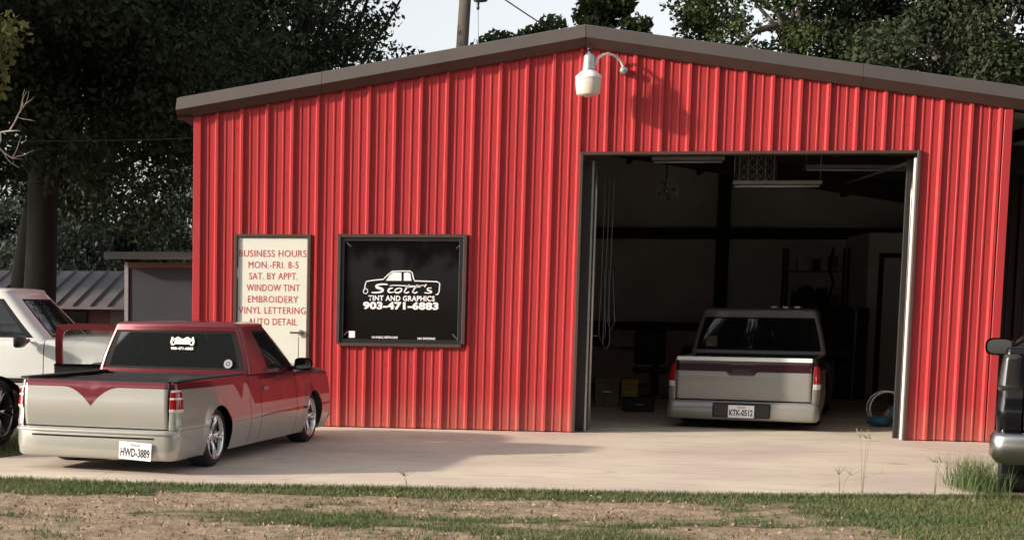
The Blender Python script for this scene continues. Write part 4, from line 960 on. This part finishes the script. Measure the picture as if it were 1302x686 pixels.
# utility pole with service drop
up_=empty('utility_pole',(2.45,16.5,-.06)); tag(up_,'weathered wooden utility pole rising behind the roof','utility pole')
MB().tube([(0,0,0),(.10,0,4),(.36,0,10.5)],[.17,.145,.12],14).build('pole','pole_wood',up_)
g=MB(); g.lathe([(.001,8.06),(.14,8.07),(.165,8.11),(.17,8.7),(.15,8.75),(.001,8.78)],24,'z',o=(.60,-.12,0)); g.box(.25,.48,-.16,-.08,8.3,8.4); g.build('transformer','galv',up_)
g=MB(); g.lathe([(.001,7.88),(.028,7.9),(.035,7.94),(.022,7.98),(.035,8.02),(.02,8.06)],12,'z',o=(.55,-.12,0)); g.build('insulator','black_plastic',up_)
MB().tube([(.55,-.12,7.9),(.57,-.12,7.2),(.64,-.1,6.3),(.66,-.1,5.2),(.67,-.1,3.5)],.012,6).build('ground_wire','wire_light',up_)
MB().box(-.35,1.1,-.05,.05,9.5,9.6).build('crossarm','pole_wood',up_)
def cable(name,a,b,sag,r,label,m='wire'):
    a=Vector(a);b=Vector(b); o=MB().tube([a.lerp(b,t)-Vector((0,0,sag*4*t*(1-t))) for t in np.linspace(0,1,20)],r,5).build(name,m); return tag(o,label,'cable')
cable('power_cable',(3.0,14,8.0),(9.6,21,5.6),.25,.014,'thin dark power cable sloping down past the roof peak')
cable('power_cable',(-9,5.5,4.15),(-.2,5.6,4.05),.10,.007,'thin cable strung across the dark oaks to the left eave')

# grey shed beside the workshop
sh=empty('storage_shed',(-1.2,6.4,-.06)); tag(sh,'grey flat-roofed shed against the left side of the workshop','shed')
g=MB(); g.box(-.86,.83,-1.4,1.6,0,2.14,0,.01); g.build('wall','shed_grey',sh)
for k in range(1): MB().box(-.875,-.86+.045,-1.425,-1.402,0,2.14).build('corner_board','galv',sh)
g=MB(); vs=[(-1.12,-1.75,2.18),(.86,-1.75,2.18),(.86,1.8,2.30),(-1.12,1.8,2.30)]; g.add([*vs]+[(x,y,z+.11) for x,y,z in vs],[(0,1,2,3),(7,6,5,4),(0,4,5,1),(1,5,6,2),(2,6,7,3),(3,7,4,0)]); g.build('roof','shed_roof',sh)
MB().box(-.86,.83,-1.42,-1.401,2.06,2.14).build('fascia','board_tan',sh)
# house with tin roof
ho=empty('brick_house',(-5.4,16.5,-.06)); tag(ho,'low brick house with rusty standing seam tin roof behind the shed','house')
g=MB(); g.box(-3.2,2.6,-1.0,2.6,0,1.42); g.build('wall','brick_dull',ho)
MB().box(.45,1.0,-1.04,-1.005,.5,1.36,0,.01).build('boarded_window','board_tan',ho); MB().box(1.1,1.35,-1.05,-1.005,1.15,1.3,0,.01).build('vent','rubber',ho)
MB().box(-.7,-.1,-1.04,-1.005,.6,1.3,0,.01).build('window','glass_black',ho)
def rf(x,t,o=0): return (x+.0*t,-1.45+3.2*t,1.40+.85*t+o)
g=MB(); g.grid([[rf(-3.5,t) for t in (0,1)],[rf(2.9,t) for t in (0,1)]],smooth=False); g.grid([[rf(-3.5,t,-.05) for t in (0,1)],[rf(2.9,t,-.05) for t in (0,1)]],smooth=False)
g.add([rf(-3.5,0),rf(2.9,0),rf(2.9,0,-.05),rf(-3.5,0,-.05)],[(0,1,2,3)]); ro_=g.build('roof','tin_roof',ho,fix=False)
for k in range(17):
    x=-3.5+.4*k; g=MB(); a=rf(x,0,.002); b_=rf(x,1,.002); g.add([(a[0]-.02,a[1],a[2]),(a[0]+.02,a[1],a[2]),(b_[0]+.02,b_[1],b_[2]),(b_[0]-.02,b_[1],b_[2]),(a[0],a[1],a[2]+.05),(b_[0],b_[1],b_[2]+.05)],[(0,3,5,4),(1,4,5,2),(0,4,1)]); g.build('seam','tin_rib',ro_,fix=False)

# ------------------------------------------------------------------ things inside the garage
ht=empty('unit_heater',(6.98,3.0,3.05)); tag(ht,'hanging unit heater with crossed wire grille under the garage ceiling','heater')
MB().box(-.27,.27,0,.45,.06,.62,0,.01).build('housing','iron',ht)
g=MB()
for k in range(5): x=-.22+.11*k; g.box(x-.004,x+.004,-.03,-.02,.10,.58)
for k in range(4):
    for q in range(4):
        x=-.22+.11*k; z=.10+.12*q; g.tube([(x,-.02,z),(x+.11,-.02,z+.12)],.004,4); g.tube([(x+.11,-.024,z),(x,-.024,z+.12)],.004,4)
g.build('grille','galv',ht)
for x in (-.22,.22): MB().tube([(x,.2,.62),(x,.2,1.0)],.008,5).build('hanger_rod','galv',ht)
def strip_light(label,x,y,z,L_,rod,rz=0):
    r_=empty('strip_light',(x,y,z),rz); tag(r_,label,'ceiling light'); MB().box(-L_/2,L_/2,-.05,.05,.02,.07,0,.006).build('channel','galv',r_)
    MB().tube([(-L_/2+.03,0,0),(L_/2-.03,0,0)],.014,8).build('tube','tube_glass',r_)
    for s_ in (-1,1): MB().tube([(s_*(L_/2-.02),0,.07),(s_*(L_/2-.02),0,.07+rod)],.004,4).build('hanger_wire','galv',r_)
strip_light('unlit strip light hanging under the left part of the garage ceiling',6.12,3.2,3.42,.95,.5)
strip_light('unlit strip light hanging low on a wire below the heater',7.15,2.4,3.04,1.1,.62)
strip_light('unlit strip light at the back right of the garage ceiling',8.6,4.6,3.42,1.5,.3,.1)
fn=empty('wall_fan',(5.95,4.2,3.1)); tag(fn,'small dark fan hanging from the garage ceiling','fan'); 
g=MB(); 
for r_ in (.05,.10,.15): g.lathe([(r_,-.05),(r_+.005,-.05)],24,'y')
for k in range(12): a=k*PI/6; g.tube([(.03*math.cos(a),-.05,.03*math.sin(a)),(.15*math.cos(a),-.05,.15*math.sin(a))],.003,4)
g.build('guard','galv',fn); g=MB(); g.lathe([(.001,-.06),(.03,-.055),(.04,.0),(.05,.1),(.001,.12)],14,'y'); g.build('motor','chrome_dull',fn)
g=MB()
for k in range(4):
    a=k*PI/2; g.add([(.03*math.cos(a),-.02,.03*math.sin(a)),(.13*math.cos(a+.1),-.03,.13*math.sin(a+.1)),(.13*math.cos(a+.6),.0,.13*math.sin(a+.6))],[(0,1,2)])
g.build('blade','clutter_dark',fn,fix=False); MB().tube([(0,.05,.1),(0,.05,.8)],.012,6).build('stem','iron',fn)
# clothes-like wire hoop with blue and orange things by the right jamb
hp=empty('wire_hoop_basket',(8.62,2.28,0)); tag(hp,'white round wire basket holding blue and orange cloths by the right jamb','basket')
g=MB(); g.tube([(.215*math.cos(a),.03,.222+.215*math.sin(a)) for a in np.linspace(0,2*PI,33)],.011,6,cap=False); g.tube([(.215*math.cos(a),.20,.222+.215*math.sin(a)) for a in np.linspace(0,2*PI,33)],.008,6,cap=False); g.build('hoop','white_metal',hp)
g=MB()
for k in range(-4,5): x=k*.045; h=math.sqrt(max(0,.2**2-x*x)); g.tube([(x,.20,.222-h),(x,.20,.222+h)],.003,4); g.tube([(-h,.20,.222+x),(h,.20,.222+x)],.003,4)
g.build('mesh_back','iron',hp)
def rag(x,y,z,w,h,m,sd,name='cloth'):
    g=MB(); rg_=np.random.default_rng(sd); P_=[]
    for i in range(9):
        row=[]
        for j in range(12):
            th=PI*i/8; ph=2*PI*j/12; rr=1+.28*rg_.normal()*math.sin(th); row.append((x+w*rr*math.sin(th)*math.cos(ph),y+w*.6*rr*math.sin(th)*math.sin(ph),max(.004,z+h*math.cos(th)*rr)))
        P_.append(row)
    g.grid(P_,closed_v=True); return g.build(name,m)
tag(rag(8.50,2.12,.06,.14,.07,'shoe_blue',1),'crumpled blue cloth on the floor in front of the wire basket','cloth')
tag(rag(8.68,2.16,.16,.08,.12,'shoe_blue',2),'blue cloth bunched inside the round wire basket','cloth')
tag(rag(8.72,2.02,.05,.09,.05,'orange',3),'orange cloth on the floor beside the right jamb','cloth')
tag(rag(8.60,2.17,.15,.05,.07,'clutter_tan',4),'tan cloth hanging in the wire basket','cloth')
# workbench clutter at the back left of the bay
ch=empty('office_chair',(6.02,6.4,0)); tag(ch,'dark swivel chair against the back of the garage bay','chair')
MB().box(-.26,.26,-.24,.24,.46,.54,0,.03).build('seat','clutter_dark',ch); MB().box(-.24,.24,.20,.27,.58,1.12,0,.03).build('backrest','clutter_dark',ch)
g=MB(); g.tube([(0,0,.10),(0,0,.47)],.03,8)
for k in range(5): a=k*2*PI/5; g.tube([(0,0,.10),(.28*math.cos(a),.28*math.sin(a),.06)],.02,6)
g.build('swivel_base','chrome_dull',ch)
wb=empty('workbench',(5.35,7.6,0)); tag(wb,'long low workbench along the dark rear of the garage','workbench')
MB().box(-.55,.9,-.3,.3,.78,.83,0,.006).build('bench_top','clutter_tan',wb)
for x in (-.5,.85):
    for y in (-.25,.25): MB().box(x-.035,x+.035,y-.035,y+.035,0,.78).build('leg','clutter_dark',wb)
MB().box(-.5,.85,-.27,.27,.18,.21).build('shelf','clutter_tan',wb)
def tbox(name,label,cat,x,y,z,w,d,h,m,lid=True):
    r_=empty(name,(x,y,z)); tag(r_,label,cat); MB().box(-w/2,w/2,-d/2,d/2,0,h*.82,0,.008).build('body',m,r_); MB().box(-w/2-.008,w/2+.008,-d/2-.008,d/2+.008,h*.82+.002,h,0,.008).build('lid',m,r_)
    MB().box(-.06,.06,-d/2-.03,-d/2-.008,h*.5,h*.56,0,.004).build('handle','chrome_dull',r_)
tbox('storage_box','tan storage box on the garage floor near the left jamb','box',5.28,5.2,0,.34,.3,.42,'clutter_tan')
tbox('storage_box','yellow storage box beside the tan one','box',5.62,5.3,0,.24,.24,.40,'yellow')
tbox('tool_box','dark tool box on the workbench','tool box',5.2,7.6,.832,.5,.3,.32,'clutter_dark')
tbox('tool_chest','dark tool chest left of the office wall','tool chest',9.25,8.4,0,.7,.45,1.5,'clutter_dark')
tbox('storage_box','small dark box on the floor left of the swivel chair','box',5.66,4.1,0,.42,.3,.20,'clutter_dark')
pl_=MB(); pl_.tube([(9.0,6.3,0),(9.02,6.32,1.45),(8.92,6.3,1.62)],.014,6); tag(pl_.build('pipe','galv'),'thin bent metal pipe standing by the tool chest','pipe')
ft_=empty('floor_fan',(8.62,8.3,0)); tag(ft_,'dark pedestal fan behind the pickup cab','fan'); MB().tube([(0,0,0),(0,0,1.5)],.02,8).build('stand','iron',ft_); MB().lathe([(.001,.0),(.2,0),(.2,.03),(.001,.03)],20,'z').build('base','iron',ft_)
g=MB(); g.lathe([(.001,-.08),(.14,-.08),(.17,-.03),(.14,.08),(.001,.1)],20,'y',o=(0,0,1.68)); g.build('fan_head','clutter_dark',ft_)
g=MB(); g.tube([(9.2,9.2,2.5),(9.15,9.15,2.1),(9.22,9.15,1.9),(9.12,9.12,1.6)],.02,6); tag(g.build('hose','rubber'),'black hose hanging on the wall left of the office','hose')
# cords on the left jamb
g=MB(); 
for dx,zb_ in ((.0,1.05),(.05,.95),(.10,1.2)):
    g.tube([(4.88+dx,.30,3.0),(4.87+dx,.31,1.8),(4.86+dx,.30,zb_+.1),(4.90+dx,.30,zb_),(4.94+dx,.31,zb_+.12),(4.90+dx,.32,1.9)],.0042,5)
tag(g.build('hanging_cord','wire_mid'),'grey cords looped inside the left jamb of the garage door','cord')
g=MB(); g.tube([(4.80,.55,.03),(4.77,.42,.75)],.016,6); tag(g.build('broom_handle','clutter_tan'),'thin stick leaning inside the left jamb','stick')

# ------------------------------------------------------------------ grass
def near_slab(x,y): return in_poly(x,y)
rg=np.random.default_rng(77)
def blades(n,box,hmin,hmax,w,dens,seed):
    rg=np.random.default_rng(seed); x=rg.uniform(box[0],box[1],n); y=rg.uniform(box[2],box[3],n); keep=[]
    for i in range(n):
        if rg.random()<dens(x[i],y[i]): keep.append(i)
    return x[keep],y[keep]
def grass_mesh(name,x,y,h,w,label,z0=-.04,lean=.5,seed=1,tone=None):
    n=len(x); rg=np.random.default_rng(seed); a=rg.uniform(0,2*PI,n); hh=h*(.5+.9*rg.random(n)); dx=np.cos(a)*w/2; dy=np.sin(a)*w/2; lx=rg.normal(size=n)*lean*hh; ly=rg.normal(size=n)*lean*hh
    p0=np.stack([x-dx,y-dy,np.full(n,z0)],1); p1=np.stack([x+dx,y+dy,np.full(n,z0)],1); p2=np.stack([x+lx*.4+dx*.6,y+ly*.4+dy*.6,z0+hh*.6],1); p3=np.stack([x+lx*.4-dx*.6,y+ly*.4-dy*.6,z0+hh*.6],1); p4=np.stack([x+lx,y+ly,z0+hh],1)
    v=np.stack([p0,p1,p2,p3,p4],1).reshape(-1,3); me=bpy.data.meshes.new(name); me.vertices.add(5*n); me.vertices.foreach_set('co',v.ravel())
    base=np.arange(n)*5; li=np.concatenate([np.stack([base,base+1,base+2,base+3],1),np.stack([base+3,base+2,base+4,base+4],1)[:,:3]],1); me.loops.add(7*n); me.loops.foreach_set('vertex_index',li.ravel())
    me.polygons.add(2*n); ls=np.stack([np.arange(n)*7,np.arange(n)*7+4],1).ravel(); me.polygons.foreach_set('loop_start',ls)
    at=me.attributes.new('tone','FLOAT','FACE'); tn=np.clip((tone if tone is not None else .3)+rg.normal(size=n)*.28,0,1); at.data.foreach_set('value',np.repeat(tn,2)); me.materials.append(MATS['grass_blade']); me.update(); me.validate()
    o=bpy.data.objects.new(name,me); COL.objects.link(o); return tag(o,label,'grass',kind='stuff')
def dens(x,y):
    if in_poly(x,y): return 0
    return max(.03,1-bare(x,y)*1.02)**1.2
x,y=blades(230000,(-2.2,9.6,-10.9,-4.6),0,0,0,dens,5)
tn=.10+.42*np.array([smooth01(noise.noise(Vector((a*.7,b*1.5,9)))+.45+.5*smooth01((a-6.0)/2.2)) for a,b in zip(x,y)])
grass_mesh('lawn_grass',x,y,.036,.0075,'short patchy grass in front of the concrete drive',tone=tn,lean=.6)
def fringe(x,y):
    if in_poly(x,y): return 0
    for d in (.05,.11):
        if in_poly(x,y+d): return 1
    return 0
x,y=blades(120000,(-2.2,9.2,-7.0,-4.9),0,0,0,fringe,8)
grass_mesh('grass_fringe',x,y,.052,.007,'longer grass fringe along the front edge of the concrete',tone=.22,lean=.4,seed=3)
rg=np.random.default_rng(9)
x=7.68+rg.normal(size=900)*.09; y=-5.0+rg.normal(size=900)*.22; k=[i for i in range(len(x)) if x[i]>7.2 and x[i]<7.84 and y[i]<-4.3]; x=x[k];y=y[k]
grass_mesh('tall_grass',x,y,.26,.006,'tall grass clump beside the rear tyre of the black pickup',lean=.28,seed=4,tone=.05)
x=rg.uniform(-6,-.4,9000); y=rg.uniform(-4.4,-1,9000); k=[i for i in range(len(x)) if not in_poly(x[i],y[i])]; grass_mesh('side_grass',x[k],y[k],.07,.009,'rough grass left of the concrete under the parked vehicles',lean=.5,seed=6,tone=.3)
# thin weeds with seed heads growing at the slab edge
def weed(x,y,h,label,sd):
    rg=np.random.default_rng(sd); g=MB()
    for k in range(3):
        a=rg.normal()*.12; b_=rg.normal()*.1; g.tube([(0,0,0),(a*h*.4,b_*h*.4,h*.5),(a*h,b_*h,h*(.7+.3*rg.random()))],[.0022,.0018,.0010],4)
        q=Vector((a*h,b_*h,h*.8)); 
        for j in range(4): g.tube([q,q+Vector((rg.normal()*.05,rg.normal()*.03,.03+.05*rg.random()))],.0018,3)
    r_=g.build('weed','stem',fix=False); r_.location=(x,y,-.04); tag(r_,label,'weed')
mat('stem',(.20,.20,.09),.8)
weed(6.62,-5.72,.62,'tallest thin weed at the slab edge with forked tip below the garage door',1); weed(7.22,-5.52,.38,'thin weed at the slab edge left of the tall grass clump',2); weed(7.45,-5.48,.34,'short branching weed nearest the tall grass clump',3); weed(6.45,-5.72,.26,'low weed just left of the tallest one',4); weed(3.0,-6.02,.16,'tiny weed at the slab edge below the blank red wall',5)
# straw, leaf litter and stones on the bare dirt
n=12000; x=rg.uniform(-1.6,8.6,n); y=rg.uniform(-10.8,-5.6,n); k=[i for i in range(n) if (not in_poly(x[i],y[i])) and rg.random()<bare(x[i],y[i])*.9+.05]; x=x[k];y=y[k];n=len(x)
a=rg.uniform(0,2*PI,n); L_=.005+.016*rg.random(n)**2; w_=.0015+.004*rg.random(n); zz=-.03+.02*rg.random(n)
c=np.stack([x,y,zz],1); u_=np.stack([np.cos(a)*L_,np.sin(a)*L_,rg.normal(size=n)*.008],1); v_=np.stack([-np.sin(a)*w_,np.cos(a)*w_,rg.normal(size=n)*.006],1)
vv=np.stack([c-u_,c+v_,c+u_,c-v_],1).reshape(-1,3); me=bpy.data.meshes.new('litter'); me.vertices.add(4*n); me.vertices.foreach_set('co',vv.ravel()); me.loops.add(4*n); me.loops.foreach_set('vertex_index',np.arange(4*n)); me.polygons.add(n); me.polygons.foreach_set('loop_start',np.arange(n)*4)
at=me.attributes.new('tone','FLOAT','FACE'); at.data.foreach_set('value',rg.random(n)); leafmat('straw',(.14,.085,.055),(.42,.31,.21),.0); me.materials.append(MATS['straw']); me.update(); o=bpy.data.objects.new('dry_litter',me); COL.objects.link(o); tag(o,'dry straw and leaf litter scattered on the bare dirt','litter',kind='stuff')

su=empty('shelf_unit',(9.0,9.6,0)); tag(su,'tall open shelf unit against the back wall left of the office','shelf')
for x in (-.5,.5):
    for y in (-.18,.18): MB().box(x-.02,x+.02,y-.02,y+.02,0,2.5).build('post','clutter_dark',su)
for z in (.3,.9,1.5,2.1): MB().box(-.5,.5,-.2,.2,z,z+.025).build('shelf_board','clutter_tan',su)
rgs=np.random.default_rng(8)
for i,(z,n_) in enumerate(((.327,3),(.927,4),(1.527,4),(2.127,3))):
    for k in range(n_):
        w_=.10+.07*rgs.random(); h_=.14+.25*rgs.random(); x=8.6+.8*(k+.5)/n_
        o=MB().box(-w_/2,w_/2,-.10,.10,0,h_,0,.006).build('supply_carton',['clutter_dark','clutter_tan','shoe_blue','galv'][(i+k)%4]); o.location=(x,9.55,z)
        tag(o,['%s carton on the %s shelf of the tall unit, %s from the left'%(['dark','tan','blue','grey'][(i+k)%4],['lowest','second','third','top'][i],['first','second','third','fourth'][k])][0],'carton','cartons on the shelf unit')
